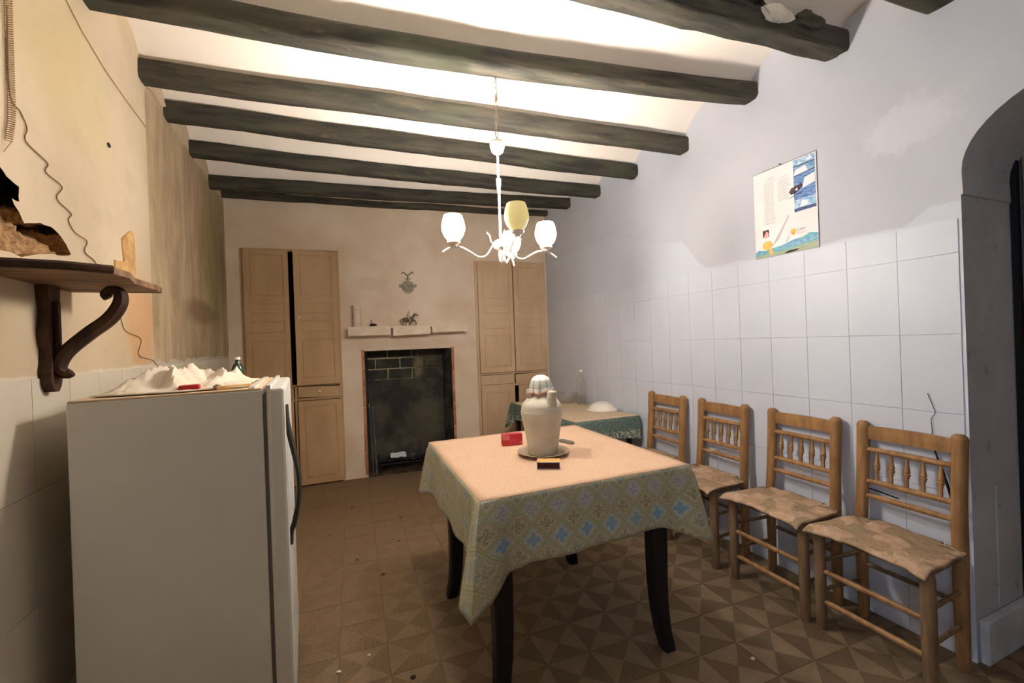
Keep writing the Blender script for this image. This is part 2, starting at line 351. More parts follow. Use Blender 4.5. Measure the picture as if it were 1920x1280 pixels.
# print colours
M['print_white'] = pm('calendar_paper', hx(238, 234, 236), hx(232, 228, 230), 8, .6)
M['print_grey'] = pm('print_grey', hx(196, 190, 194), rough=.7); M['print_dark'] = pm('print_dark', hx(92, 88, 92), rough=.7)
M['print_orange'] = pm('print_orange', hx(248, 180, 84), hx(250, 200, 120), 40, .6); M['print_rust'] = pm('print_rust', hx(206, 120, 70), rough=.7)
M['print_sky'] = pm('print_sky', hx(112, 166, 210), hx(190, 212, 230), 30, .5, stretch=(1, 1, 2)); M['print_sea'] = pm('print_sea', hx(64, 104, 168), hx(128, 162, 206), 40, .5, stretch=(1, 1, 5))
M['print_deep'] = pm('print_deep', hx(52, 64, 104), hx(84, 104, 144), 60, .5); M['print_sail'] = pm('print_sail', hx(226, 232, 240), rough=.6)
M['print_teal'] = pm('print_teal', hx(120, 188, 190), hx(96, 150, 190), 30, .5, stretch=(1, 1, 4)); M['print_sage'] = pm('print_sage', hx(150, 168, 146), hx(170, 176, 150), 30, .5, stretch=(1, 1, 4))
M['print_blue'] = pm('print_blue', hx(108, 146, 190), hx(150, 186, 214), 40, .5); M['print_surfer'] = pm('print_surfer', hx(92, 62, 72), hx(40, 34, 40), 90, .6)
M['print_pink'] = pm('print_pink', hx(226, 130, 120), hx(240, 214, 210), 80, .6)

# ------------------------------------------------------------------ mesh helpers
class MB:
    def __init__(s): s.v = []; s.f = []; s.m = []; s.uv = {}
    def add(s, vs, fs, m=0):
        o = len(s.v); s.v += [tuple(v) for v in vs]
        for f in fs: s.f.append(tuple(i+o for i in f)); s.m.append(m)
        return o
    def box(s, c, d, T=None, bev=0, m=0, seg=2):
        bm = bmesh.new(); bmesh.ops.create_cube(bm, size=1)
        for v in bm.verts: v.co = Vector((v.co.x*d[0], v.co.y*d[1], v.co.z*d[2]))
        if bev: bmesh.ops.bevel(bm, geom=list(bm.edges), offset=bev, segments=seg, affect='EDGES', profile=.5)
        bm.verts.index_update(); vs = []
        for v in bm.verts:
            p = v.co+Vector(c); vs.append(T(p) if T else p)
        s.add(vs, [[v.index for v in f.verts] for f in bm.faces], m); bm.free(); return s
    def tube(s, pts, r, n=8, m=0, cap=True, closed=False, up=None, flat=1.0):
        pts = [Vector(p) for p in pts]; N = len(pts); rr = r if isinstance(r, (list, tuple)) else [r]*N
        vs = []; ref = Vector(up) if up else None
        prev = None
        for i, p in enumerate(pts):
            if closed: t = pts[(i+1) % N]-pts[i-1]
            else: t = pts[min(i+1, N-1)]-pts[max(i-1, 0)]
            t = t.normalized() if t.length > 1e-9 else Vector((0, 0, 1))
            if prev is None:
                a = ref or (Vector((0, 0, 1)) if abs(t.z) < .9 else Vector((1, 0, 0)))
                x = (a-t*a.dot(t)).normalized()
            else: x = (prev-t*prev.dot(t)).normalized()
            prev = x; y = t.cross(x)
            for k in range(n):
                a = 2*pi*(k+.5)/n; vs.append(p+x*cos(a)*rr[i]+y*sin(a)*rr[i]*flat)
        fs = []
        for i in range(N if closed else N-1):
            j = (i+1) % N
            for k in range(n): fs.append((i*n+k, i*n+(k+1) % n, j*n+(k+1) % n, j*n+k))
        if cap and not closed: fs.append(tuple(range(n-1, -1, -1))); fs.append(tuple((N-1)*n+k for k in range(n)))
        s.add(vs, fs, m); return s
    def lathe(s, prof, n=24, c=(0, 0, 0), m=0, T=None):
        vs = []; c = Vector(c)
        for r, z in prof:
            for k in range(n):
                a = 2*pi*k/n; p = Vector((r*cos(a), r*sin(a), z)); vs.append((T(p) if T else p)+c)
        fs = []
        for i in range(len(prof)-1):
            for k in range(n): fs.append((i*n+k, i*n+(k+1) % n, (i+1)*n+(k+1) % n, (i+1)*n+k))
        if prof[0][0] > 1e-6: fs.append(tuple(range(n-1, -1, -1)))
        if prof[-1][0] > 1e-6: fs.append(tuple((len(prof)-1)*n+k for k in range(n)))
        s.add(vs, fs, m); return s
    def poly(s, pts, thick, axis, m=0):       # extruded polygon, pts list of Vectors, axis Vector*thick
        n = len(pts); a = Vector(axis)*thick; pts = [Vector(p) for p in pts]
        s.add(pts+[p+a for p in pts], [tuple(range(n-1, -1, -1)), tuple(range(n, 2*n))]+[(i, (i+1) % n, n+(i+1) % n, n+i) for i in range(n)], m); return s
    def blob(s, c, r, m=0, seed=0, amp=.25, sub=2):
        bm = bmesh.new(); bmesh.ops.create_icosphere(bm, subdivisions=sub, radius=1); vs = []
        for v in bm.verts:
            q = 1+amp*noise.noise(v.co*1.7+Vector((seed*3.1, seed, 0))); vs.append(Vector((v.co.x*r[0]*q, v.co.y*r[1]*q, v.co.z*r[2]*q))+Vector(c))
        bm.verts.index_update(); s.add(vs, [[v.index for v in f.verts] for f in bm.faces], m); bm.free(); return s
    def mesh(s, name, mats, smooth=False, uvf=None):
        me = bpy.data.meshes.new(name); me.from_pydata(s.v, [], s.f)
        for m in (mats if isinstance(mats, (list, tuple)) else [mats]): me.materials.append(M[m])
        me.polygons.foreach_set('material_index', s.m)
        if smooth: me.polygons.foreach_set('use_smooth', [True]*len(me.polygons))
        me.validate(); me.update()
        bm = bmesh.new(); bm.from_mesh(me); bmesh.ops.recalc_face_normals(bm, faces=bm.faces); bm.to_mesh(me); bm.free()
        return me
LOC = {}
def link(name, me, parent=None, local=True, loc=None):
    o = bpy.data.objects.new(name, me); COL.objects.link(o)
    if parent:
        o.parent = parent
        if not local and parent.parent is None: o.location = -parent.location
    if loc is not None: o.location = loc
    return o
def sharp(o, deg=40):
    me = o.data
    try: me.set_sharp_from_angle(angle=math.radians(deg))
    except Exception: pass
    return o
def part(name, mb, mats, parent, smooth=False, local=False, deg=40):
    o = link(name, mb.mesh(name, mats, smooth), parent, local)
    if smooth: sharp(o, deg)
    return o
def thing(name, label, cat, loc=(0, 0, 0), group=None):
    o = bpy.data.objects.new(name, None); COL.objects.link(o); o.location = loc; o.empty_display_size = .05
    tag(o, label, cat, group); return o
def tag(o, label, cat, group=None):
    o['label'] = label; o['category'] = cat
    if group: o['group'] = group
    return o
def solo(name, mb, mats, label, cat, group=None, smooth=True, deg=40):
    o = part(name, mb, mats, None, smooth, deg=deg); return tag(o, label, cat, group)
def struct(name, mb, mats, parent=None, smooth=False):
    o = part(name, mb, mats, parent, smooth)
    if parent is None: o['kind'] = 'structure'
    return o
def fill_loops(loops):
    """planar polygon with holes -> verts, tris (2d points)"""
    bm = bmesh.new()
    for lp in loops:
        vs = [bm.verts.new((p[0], p[1], 0)) for p in lp]
        for i in range(len(vs)): bm.edges.new((vs[i], vs[(i+1) % len(vs)]))
    bmesh.ops.triangle_fill(bm, use_beauty=True, use_dissolve=False, edges=list(bm.edges))
    bm.verts.index_update(); v = [(a.co.x, a.co.y) for a in bm.verts]; f = [[a.index for a in q.verts] for q in bm.faces]; bm.free(); return v, f
def spline(pts, n=6):
    P = [Vector(p) for p in pts]; out = []
    for i in range(len(P)-1):
        a = P[max(i-1, 0)]; b = P[i]; c = P[i+1]; d = P[min(i+2, len(P)-1)]
        for k in range(n):
            t = k/n; out.append(.5*((2*b)+(c-a)*t+(2*a-5*b+4*c-d)*t*t+(3*b-a-3*c+d)*t**3))
    out.append(P[-1]); return out
def nz(x, y=0, z=0): return noise.noise(Vector((x, y, z)))

# ------------------------------------------------------------------ room frames
AR = math.atan2(.1, 3.55)                       # right wall leans in slightly towards the back
def RW(wl, z, d=0): return Vector((2.25-sin(AR)*wl-cos(AR)*d, 1+cos(AR)*wl-sin(AR)*d, z))
AL = .062                                       # left wall opens out towards the back
def LW(wl, z, d=0): return Vector((-.8264-sin(AL)*wl+cos(AL)*d, 1+cos(AL)*wl+sin(AL)*d, z))
AB = -.0286
def BW(u, z, d=0): return Vector((cos(AB)*u+sin(AB)*d, 4.6+sin(AB)*u-cos(AB)*d, z))

# ------------------------------------------------------------------ floor: base + tiles
fb = MB(); fb.add([(-1.5, -1.8, -.004), (3.2, -1.8, -.004), (3.2, 5.2, -.004), (-1.5, 5.2, -.004)], [(0, 1, 2, 3)])
floor = struct('floor', fb, 'grout')
def tile_mesh(flip):
    mb = MB(); h = .0993
    vs = [(-h, -h, -.01), (h, -h, -.01), (h, h, -.01), (-h, h, -.01), (-h, -h, 0), (h, -h, 0), (h, h, 0), (-h, h, 0), (0, 0, 0)]
    o = mb.add(vs, [(4, 5, 8), (6, 7, 8)], 0 if flip else 1); mb.add([], [], 0)
    for f in ((5, 6, 8), (7, 4, 8)): mb.f.append(f); mb.m.append(1 if flip else 0)
    for f in ((0, 1, 5, 4), (1, 2, 6, 5), (2, 3, 7, 6), (3, 0, 4, 7)): mb.f.append(f); mb.m.append(1)
    return mb.mesh('floor_tile', ['floor_light', 'floor_dark'])
tA, tB = tile_mesh(False), tile_mesh(True)
cells = []
for i in range(-10, 13):
    for j in range(-10, 17):
        cx, cyy = .8+.2*i, 1.5+.2*j
        if cyy > 4.7+.0 or cx < -1.25 or cx > 2.75: continue
        d = Vector((cx, cyy, -1.33)); q = d.dot(fw)
        vis = q > .2 and abs(d.dot(r2)/q*800) < 1010 and abs(d.dot(u2)/q*800) < 720
        hid = cx < -.35 and cyy < 2.3
        cells.append((not vis or hid, q, i, j, cx, cyy))
cells.sort()
rest = MB(); cnt = 0
for k, (hidden, q, i, j, cx, cyy) in enumerate(cells):
    if k < 290 and not hidden:
        o = link('floor_tile', tA if (i+j) % 2 else tB, floor, True, (cx, cyy, random.uniform(-.001, .0006)))
        o.rotation_euler = (random.uniform(-.003, .003), random.uniform(-.003, .003), 0); cnt += 1
    else:
        h = .0993; fl = (i+j) % 2 == 0
        o = rest.add([(cx-h, cyy-h, 0), (cx+h, cyy-h, 0), (cx+h, cyy+h, 0), (cx-h, cyy+h, 0), (cx, cyy, 0)], [(0, 1, 4), (2, 3, 4)], 0 if fl else 1)
        for f in ((1, 2, 4), (3, 0, 4)): rest.f.append(tuple(a+o for a in f)); rest.m.append(1 if fl else 0)
ro = struct('floor_tiles_beyond', rest, ['floor_light', 'floor_dark'], floor); ro['kind'] = 'stuff'

# ------------------------------------------------------------------ walls
# right wall with arched doorway
D0, D1 = -1.12, -.055
arch = [(D1, 0), (D1, 1.84), (D1-.006, 1.84), (D1-.004, 1.93)]
for k in range(1, 13):
    t = pi/2*k/12; arch.append((D1-.004-.36*(1-cos(t)), 1.93+.27*sin(t)))
arch += [(D0+.36-.36*sin(pi/2*k/8), 1.93+.27*cos(pi/2*k/8)) for k in range(0, 9)]+[(D0, 0)]
outer = [(-2.75, -.02), (D0, -.02)]+list(reversed(arch))+[(D1, -.02), (3.8, -.02), (3.8, 3.05), (-2.75, 3.05)]
v, f = fill_loops([outer]); wr = MB(); wr.add([RW(a, b) for a, b in v], f)
# close the outside of the wall with a back skin so no sky leaks in
wr.add([RW(-2.75, -.05, -.5), RW(3.8, -.05, -.5), RW(3.8, 3.05, -.5), RW(-2.75, 3.05, -.5)], [(0, 1, 2, 3)])
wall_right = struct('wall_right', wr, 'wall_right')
rv = MB(); n = len(arch)
rv.add([RW(a, b, .0) for a, b in arch]+[RW(a, b, -.42) for a, b in arch], [(i, i+1, n+i+1, n+i) for i in range(n-1)])
struct('trim_1', rv, 'grey', smooth=True)
sharp(bpy.data.objects['trim_1'], 50)
# door leaf at the back of the reveal
dl = thing('door_1', '', '', RW(-.6, 0, -.42)); del dl['label']; del dl['category']; dl['kind'] = 'structure'
part('door_frame', MB().box((0, 0, 0), (.03, .02, 2.3), lambda p: RW(-.068+p.y, 1.15+p.z, -.40+p.x)).box((0, 0, 0), (.03, 1.06, .05), lambda p: RW(-.58+p.y, 2.19+p.z, -.40+p.x)), 'black', dl)
for k in range(5):
    part('door_plank', MB().box((0, 0, 0), (.03, .19, 2.12), lambda p: RW(-.18-.194*k+p.y, 1.085+p.z, -.43+p.x), .004), 'door_wood', dl)
part('door_rail', MB().box((0, 0, 0), (.02, .96, .1), lambda p: RW(-.6+p.y, 1.95+p.z, -.41+p.x), .004).box((0, 0, 0), (.02, .96, .1), lambda p: RW(-.6+p.y, .3+p.z, -.41+p.x), .004), 'door_wood', dl)
# white kerb at the foot of the doorway reveal
struct('baseboard_right', MB().box((0, 0, 0), (.40, .03, .17), lambda p: RW(-.07+p.y, .085+p.z, -.215-p.x), .006), 'kerb')
# cement patch outlines on the reveal
struct('trim_2', MB().box((0, 0, 0), (.2, .006, .5), lambda p: RW(-.056+p.y, .42+p.z, -.28-p.x), .004), 'grey')
# wall tiles, right
def wall_tiles(FR, w0, w1, rows, mat, parent, skip=None, tw=.2, d=0.0, phase=0.):
    cache = {}
    i0 = int(math.floor((w0-phase)/tw)); i1 = int(math.ceil((w1-phase)/tw))
    for i in range(i0, i1):
        a, b = max(w0, phase+i*tw), min(w1, phase+(i+1)*tw)
        if b-a < .02: continue
        for z0, z1 in rows:
            key = (round(b-a, 3), round(z1-z0, 3), z0 < 1.2)
            if key not in cache:
                mb = MB(); gp = .0006 if z0 < 1.2 else .0003; hw, hh = (b-a)/2-gp, (z1-z0)/2-gp
                t = .004; e = .0006
                mb.add([(-hw, 0, -hh), (hw, 0, -hh), (hw, 0, hh), (-hw, 0, hh), (-hw+e, -t, -hh+e), (hw-e, -t, -hh+e), (hw-e, -t, hh-e), (-hw+e, -t, hh-e)],
                       [(4, 5, 6, 7), (0, 1, 5, 4), (1, 2, 6, 5), (2, 3, 7, 6), (3, 0, 4, 7)])
                cache[key] = mb.mesh('wall_tile', mat)
            P = FR((a+b)/2, (z0+z1)/2, d)
            o = link('wall_tile', cache[key], parent, True, P)
            o.rotation_euler = (random.uniform(-.002, .002), 0, FR.ang+random.uniform(-.002, .002))
RW.ang = pi/2*-1+AR; LW.ang = pi/2+AL
rowsR = [(-.31+.321*k, .011+.321*k) for k in range(0, 7)]
rowsR = [(max(a, 0.0), min(b, 1.75)) for a, b in rowsR if min(b, 1.75)-max(a, 0) > .02]
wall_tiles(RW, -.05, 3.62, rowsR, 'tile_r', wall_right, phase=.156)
# left wall
holeYZ = [(1.28, 1.80), (1.40, 1.88), (1.528, 1.842), (1.552, 1.825), (1.602, 1.814), (1.602, 1.772), (1.571, 1.771), (1.577, 1.758), (1.598, 1.745), (1.62, 1.717),
          (1.697, 1.737), (1.752, 1.741), (1.802, 1.728), (1.841, 1.702), (1.865, 1.675), (1.806, 1.659), (1.747, 1.656), (1.652, 1.632), (1.603, 1.616), (1.558, 1.622), (1.45, 1.612), (1.32, 1.65)]
holeW = [((y-1)/cos(AL), z) for y, z in holeYZ]
def dens(lp, k=3, amp=.004):
    out = []
    for i in range(len(lp)):
        a = lp[i]; b = lp[(i+1) % len(lp)]
        for j in range(k):
            t = j/k; x = a[0]+(b[0]-a[0])*t; z = a[1]+(b[1]-a[1])*t
            out.append((x+amp*nz(x*40, z*40, 1), z+amp*nz(x*40, z*40, 7)))
    return out
holeW = dens(holeW)
WS = 1.612
added_win = [(-2.25, .95), (-1.25, .95), (-1.25, 2.1), (-2.25, 2.1)]
v, f = fill_loops([[(-2.75, -.02), (WS, -.02), (WS, 3.05), (-2.75, 3.05)], holeW, added_win])
wl = MB(); wl.add([LW(a, b) for a, b in v], f)
wl.add([LW(WS, -.02), LW(WS, 3.05), LW(WS, 3.05, -.03), LW(WS, -.02, -.03)], [(0, 1, 2, 3)])
wl.add([LW(a, b) for a, b in added_win]+[LW(a, b, -.3) for a, b in added_win], [(i, (i+1) % 4, 4+(i+1) % 4, 4+i) for i in range(4)])
wl.add([LW(WS, -.02, -.028), LW(3.9, -.02, -.028), LW(3.9, 3.05, -.028), LW(WS, 3.05, -.028)], [(0, 1, 2, 3)], 1)
wall_left = struct('wall_left', wl, ['wall_left', 'wall_left_far'])
# broken hole interior
hi = MB(); n = len(holeW)
hi.add([LW(a, b, .0) for a, b in holeW]+[LW(a, b, -.16) for a, b in holeW], [(i, (i+1) % n, n+(i+1) % n, n+i) for i in range(n)])
gx, gz = 46, 24; vs = []
for j in range(gz+1):
    for i in range(gx+1):
        a = .24+.66*i/gx; b = 1.59+.31*j/gz
        t = b+.12*(a+1)-1.945+.05*nz(a*9, b*9, 3)
        d = -.035 if t < 0 else -.15
        d = -.035-.115*min(1, max(0, (t+.02)/.04)); d += .022*nz(a*22, b*22, 5)+.012*nz(a*60, b*60, 2)
        vs.append(LW(a, b, min(d, -.004)))
hi.add(vs, [(j*(gx+1)+i, j*(gx+1)+i+1, (j+1)*(gx+1)+i+1, (j+1)*(gx+1)+i) for j in range(gz) for i in range(gx)])
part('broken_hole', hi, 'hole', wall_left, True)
rowsL = [(0, .31), (.31, .63), (.63, .95), (.95, 1.272)]
wall_tiles(LW, -.2, WS, rowsL, 'tile_l', wall_left, phase=.02)
wall_tiles(LW, WS, 3.6, rowsL, 'tile_l', wall_left, d=-.028, phase=.02)
part('plaster_patch', MB().poly([LW((y-1)/cos(AL), z, .0) for y, z in dens([(2.266, 1.825), (2.30, 1.845), (2.364, 1.883), (2.392, 1.871), (2.399, 1.692), (2.36, 1.64), (2.187, 1.645), (2.191, 1.718), (2.278, 1.73)], 3, .006)], .007, LW(0, 0, 1)-LW(0, 0, 0)), 'patch', wall_left)
part('torn_plaster_flap', MB().poly([LW(a, z, -.027) for a, z in dens([(1.615, 2.69), (1.66, 2.66), (1.70, 2.71), (1.80, 2.73), (1.92, 2.72), (2.02, 2.76), (1.9, 2.83), (1.615, 2.83)], 3, .008)], .012, LW(0, 0, 1)-LW(0, 0, 0)), 'wall_left', wall_left)
part('nail_hole', MB().blob(LW(1.183, 2.183, .002), (.004, .012, .01), seed=2), 'black', wall_left, True)
# unseen window added to the left wall behind the camera, for cool daylight
wf = MB()
for a0, a1, z0, z1 in ((-2.25, -1.25, .95, 1.0), (-2.25, -1.25, 2.05, 2.1), (-2.25, -2.2, .95, 2.1), (-1.3, -1.25, .95, 2.1), (-1.765, -1.735, .95, 2.1)):
    wf.box(((a0+a1)/2, -.25, (z0+z1)/2), (a1-a0, .04, z1-z0), lambda p: LW(p.x, p.z, p.y))
struct('added_window_1', wf, 'cup_flare')
# front wall (behind the camera)
wf = MB(); wf.add([(-1.4, -1.6, -.05), (3.2, -1.6, -.05), (3.2, -1.6, 3.05), (-1.4, -1.6, 3.05)], [(0, 1, 2, 3)])
struct('wall_front', wf, 'plain_wall')
# back wall with openings for firebox and cupboards
us = [-1.35, -.965, -.108, .105, 1.0, 1.283, 2.128, 2.6]; zs = [-.02, 1.283, 2.235, 2.298, 3.05]
wb = MB()
for i in range(len(us)-1):
    for j in range(len(zs)-1):
        if i == 3 and j == 0: continue
        if i == 1 and j < 3: continue
        if i == 5 and j < 2: continue
        wb.add([BW(us[i], zs[j]), BW(us[i+1], zs[j]), BW(us[i+1], zs[j+1]), BW(us[i], zs[j+1])], [(0, 1, 2, 3)])
wall_back = struct('wall_back', wb, 'wall_back')

# ------------------------------------------------------------------ ceiling vaults + beams
beams = [  # y at left wall, y at right wall, z bottom left, mid, right
    (4.555, 4.47, 2.74, 2.74, 2.76), (4.10, 3.97, 2.665, 2.67, 2.70), (3.56, 3.425, 2.695, 2.655, 2.635), (3.04, 2.895, 2.70, 2.655, 2.62),
    (2.585, 2.36, 2.665, 2.63, 2.60), (2.04, 1.84, 2.645, 2.618, 2.675), (1.57, 1.37, 2.67, 2.675, 2.645), (1.13, .985, 2.64, 2.63, 2.60),
    (.62, .48, 2.63, 2.63, 2.62), (.12, -.02, 2.63, 2.63, 2.62), (-.4, -.54, 2.63, 2.63, 2.62), (-.92, -1.06, 2.63, 2.63, 2.62), (-1.45, -1.58, 2.63, 2.63, 2.62)]
XL, XRr = -1.0, 2.2
def beam_at(b, x):
    t = (x-XL)/(XRr-XL); y = b[0]+(b[1]-b[0])*t
    z = b[2]*(1-t)*(1-2*t)+b[3]*4*t*(1-t)+b[4]*t*(2*t-1); return y, z
BT = .085
def ceil_z(x, y):
    prof = [beam_at(b, x) for b in beams]
    prof = [(prof[0][0]+.5, prof[0][1])]+prof+[(prof[-1][0]-.5, prof[-1][1])]
    for (y1, z1), (y0, z0) in zip(prof, prof[1:]):
        if y0 <= y <= y1:
            t = (y-y0)/(y1-y0); rise = .15*min(1., (y1-y0)/.5)
            return (z0*(1-t)+z1*t)+BT+rise*max(0., 1-(2*t-1)**2)**.72
    return 2.75
ce = MB(); nx = 40; ny = 520; vs = []
for j in range(ny+1):
    for i in range(nx+1):
        x = -1.35+3.95*i/nx; y = -1.7+6.7*j/ny
        vs.append((x, y, ceil_z(x, y)+.006*nz(x*1.5, y*2.5, 1)))
ce.add(vs, [(j*(nx+1)+i, j*(nx+1)+i+1, (j+1)*(nx+1)+i+1, (j+1)*(nx+1)+i) for j in range(ny) for i in range(nx)])
ce.add([(-1.6, -1.9, 3.04), (3.3, -1.9, 3.04), (3.3, 5.3, 3.04), (-1.6, 5.3, 3.04)], [(0, 1, 2, 3)])
ceiling = struct('ceiling', ce, 'ceiling', smooth=True)
blab = ['thin dark ceiling beam lying against the back wall', 'dark ceiling beam, second from the back wall', 'dark ceiling beam, third from the back wall', 'dark ceiling beam, fourth from the back wall',
        'dark ceiling beam, fifth from the back wall, behind the chandelier chain', 'dark bowed ceiling beam from which the chandelier hangs', 'rough damaged ceiling beam with white plaster lumps at the top of the photo',
        'dark ceiling beam whose end shows in the top right corner']
for bi, b in enumerate(beams):
    if bi > 8: continue
    mb = MB(); ns = 44; nk = 14; vs = []
    hw = .05 if bi else .03; hh = .105 if bi else .06
    if bi == 6: hw = .06
    for i in range(ns+1):
        x = -1.15+3.5*i/ns; y, z = beam_at(b, x)
        wob = .010*nz(x*1.3, bi*3.3, 1); wz = .008*nz(x*1.7, bi*5.1, 9)
        ww = hw*(1+.10*nz(x*2, bi, 4)); 
        for k in range(nk):
            a = 2*pi*(k+.5)/nk; ca, sa = cos(a), sin(a)
            e = .42; px_ = math.copysign(abs(ca)**e, ca)*ww; pz_ = math.copysign(abs(sa)**e, sa)*hh/2
            r = .007*nz(x*7, k*1.9+bi*7, 2)+.004*nz(x*25, k*2.7, bi)
            vs.append((x, y+wob+px_+r, z+wz+hh/2+pz_+r*(1 if bi != 6 else 2)))
    mb.add(vs, [(i*nk+k, i*nk+(k+1) % nk, (i+1)*nk+(k+1) % nk, (i+1)*nk+k) for i in range(ns) for k in range(nk)])
    mb.add([vs[k] for k in range(nk)], [tuple(range(nk))]); mb.add([vs[ns*nk+k] for k in range(nk)], [tuple(range(nk))])
    o = solo('ceiling_beam', mb, 'beam', blab[bi] if bi < 8 else 'dark ceiling beam above the viewer near the doorway', 'beam', 'dark ceiling beams', True, 55)
    if bi == 6:
        for q, (bx, rx, rz, sd) in enumerate(((1.80, .085, .04, 3), (1.36, .06, .022, 5))):
            y, z = beam_at(b, bx)
            part('plaster_lump', MB().blob((bx, y-.058, z+.07), (rx, .016, rz), seed=sd, amp=.5, sub=3), 'lump_plaster', o, True)
        y, z = beam_at(b, 1.99)
        part('broken_edge', MB().blob((1.99, y-.05, z+.085), (.09, .03, .04), seed=9, amp=.6, sub=3), 'beam', o, True)
        y, z = beam_at(b, 1.45)
        part('broken_edge', MB().blob((1.50, y-.05, z+.10), (.26, .03, .035), seed=11, amp=.7, sub=3), 'beam', o, True)

# ------------------------------------------------------------------ fireplace
fp = thing('fireplace', 'open sooty fireplace with blackened brick back under the mantel shelf', 'fireplace', BW(.55, 0, 0))
U0, U1, FD = .105, 1.0, -.34
mbed = MB(); mbed.add([BW(U0-.1, -.01, FD-.004), BW(U1+.1, -.01, FD-.004), BW(U1+.1, 1.35, FD-.004), BW(U0-.1, 1.35, FD-.004)], [(0, 1, 2, 3)])
part('mortar_bed', mbed, 'mortar', fp)
bmesh_cache = {}
bh = .118
for r in range(11):
    z0 = 1.30-bh*(r+1)+.01
    if z0 < .86: break
    off = -.13 if r % 2 else 0.0
    u = U0-.02+off
    while u < U1:
        a, b = max(u, U0-.02), min(u+.262, U1+.02)
        if b-a > .03:
            key = round(b-a, 3)
            if key not in bmesh_cache: bmesh_cache[key] = MB().box((0, 0, 0), (b-a-.012, .02, bh-.014), None, .004, seg=1).mesh('brick', 'soot_brick')
            P = BW((a+b)/2, z0+bh/2, FD+random.uniform(0, .004)); o = link('brick', bmesh_cache[key], fp, True, P-fp.location); o.rotation_euler = (0, 0, AB)
        u += .262
pts = [(U0-.03, -.01), (U1+.03, -.01), (U1+.03, .96)]+[(U1-(U1-U0)*k/14, .955+.02*nz(k*.7)) for k in range(1, 8)]+[(U1-(U1-U0)*k/14, .955+.02*nz(k*.9)) for k in range(8, 14)]+[(U0-.03, .945)]
part('soot_coat', MB().poly([BW(a, b, FD) for a, b in pts], .012, BW(0, 0, 1)-BW(0, 0, 0)), 'soot_brick', fp)
sd = MB(); sd.add([BW(U0, -.01, 0), BW(U0, 1.3, 0), BW(U0+.03, 1.3, FD), BW(U0+.03, -.01, FD)], [(0, 1, 2, 3)])
part('firebox_side', sd, 'soot', fp)
sd = MB(); sd.add([BW(U1, -.01, 0), BW(U1, 1.3, 0), BW(U1-.05, 1.3, FD), BW(U1-.05, -.01, FD)], [(0, 1, 2, 3)])
part('firebox_side', sd, 'soot', fp)
lt = MB(); lt.add([BW(U0, 1.283, 0), BW(U1, 1.283, 0), BW(U1, 1.35, FD), BW(U0, 1.35, FD)], [(0, 1, 2, 3)])
part('firebox_lintel', lt, 'soot', fp)
part('hearth', MB().box((0, 0, 0), (U1-U0, .36, .02), lambda p: BW(.5525+p.x, .006+p.z, -.17+p.y)), 'hearth', fp)
for sgn, uu in ((0, U0-.012), (1, U1+.012)):
    z = 0.02
    while z < 1.29:
        h = random.uniform(.16, .26); z1 = min(z+h, 1.30)
        part('edging_brick', MB().box((0, 0, 0), (.028, .012, z1-z-.006), lambda p: BW(uu+p.x, (z+z1)/2+p.z, .003+p.y), .003, seg=1), 'edge_brick', fp); z = z1
# fire grate with charcoal, paper, poker, tongs
gr = thing('fire_grate', 'low black iron fire grate on the hearth', 'grate', BW(.4, 0, -.12))
for u in (.215, .80):
    for d in (-.02, -.26): part('leg', MB().tube([BW(u, .017, d), BW(u, .15, d)], .008), 'iron', gr)
part('front_bar', MB().tube([BW(.205, .10, -.02), BW(.82, .10, -.02)], .01).tube([BW(.205, .145, -.02), BW(.82, .145, -.02)], .007), 'iron', gr)
for k in range(7):
    d = -.04-.035*k; part('bar', MB().tube([BW(.205, .09, d), BW(.82, .09, d)], .006), 'iron', gr)
for k in range(14):
    u = .25+.077*(k % 7)+.01*random.random(); d = -.075-.11*(k//7)-.02*random.random(); r = random.uniform(.018, .029)
    solo('charcoal_lump', MB().blob(BW(u, .096+r*.95, d), (r*1.3, r, r*.8), seed=k, amp=.5, sub=1), 'coal', 'grey and black charcoal lump lying on the fire grate', 'charcoal', 'charcoal lumps on the fire grate', False)
pp = MB(); pv = []
for j in range(5):
    for i in range(7): pv.append(BW(.33+.16*i/6, .155+.012*nz(i*.9, j*.8)+.03*(j/4), -.05-.09*j/4))
pp.add(pv, [(j*7+i, j*7+i+1, (j+1)*7+i+1, (j+1)*7+i) for j in range(4) for i in range(6)])
solo('paper_scrap', pp, 'paper', 'crumpled white paper scrap on the charcoal in the fireplace', 'paper')
for nme, u, lab, mat in (('fire_poker', .135, 'thin steel fire poker leaning in the left corner of the fireplace', 'steel'), ('fire_tongs', .165, 'pair of slim iron fire tongs beside the poker in the fireplace', 'steel')):
    m = MB(); m.tube([BW(u+.02, .017, -.04), BW(u, .70, -.10)], .006)
    if nme == 'fire_tongs': m.tube([BW(u+.030, .017, -.035), BW(u, .70, -.10)], .006)
    else: m.tube([BW(u, .70, -.10), BW(u, .73, -.105)], .01)
    solo(nme, m, mat, lab, 'fire tool')

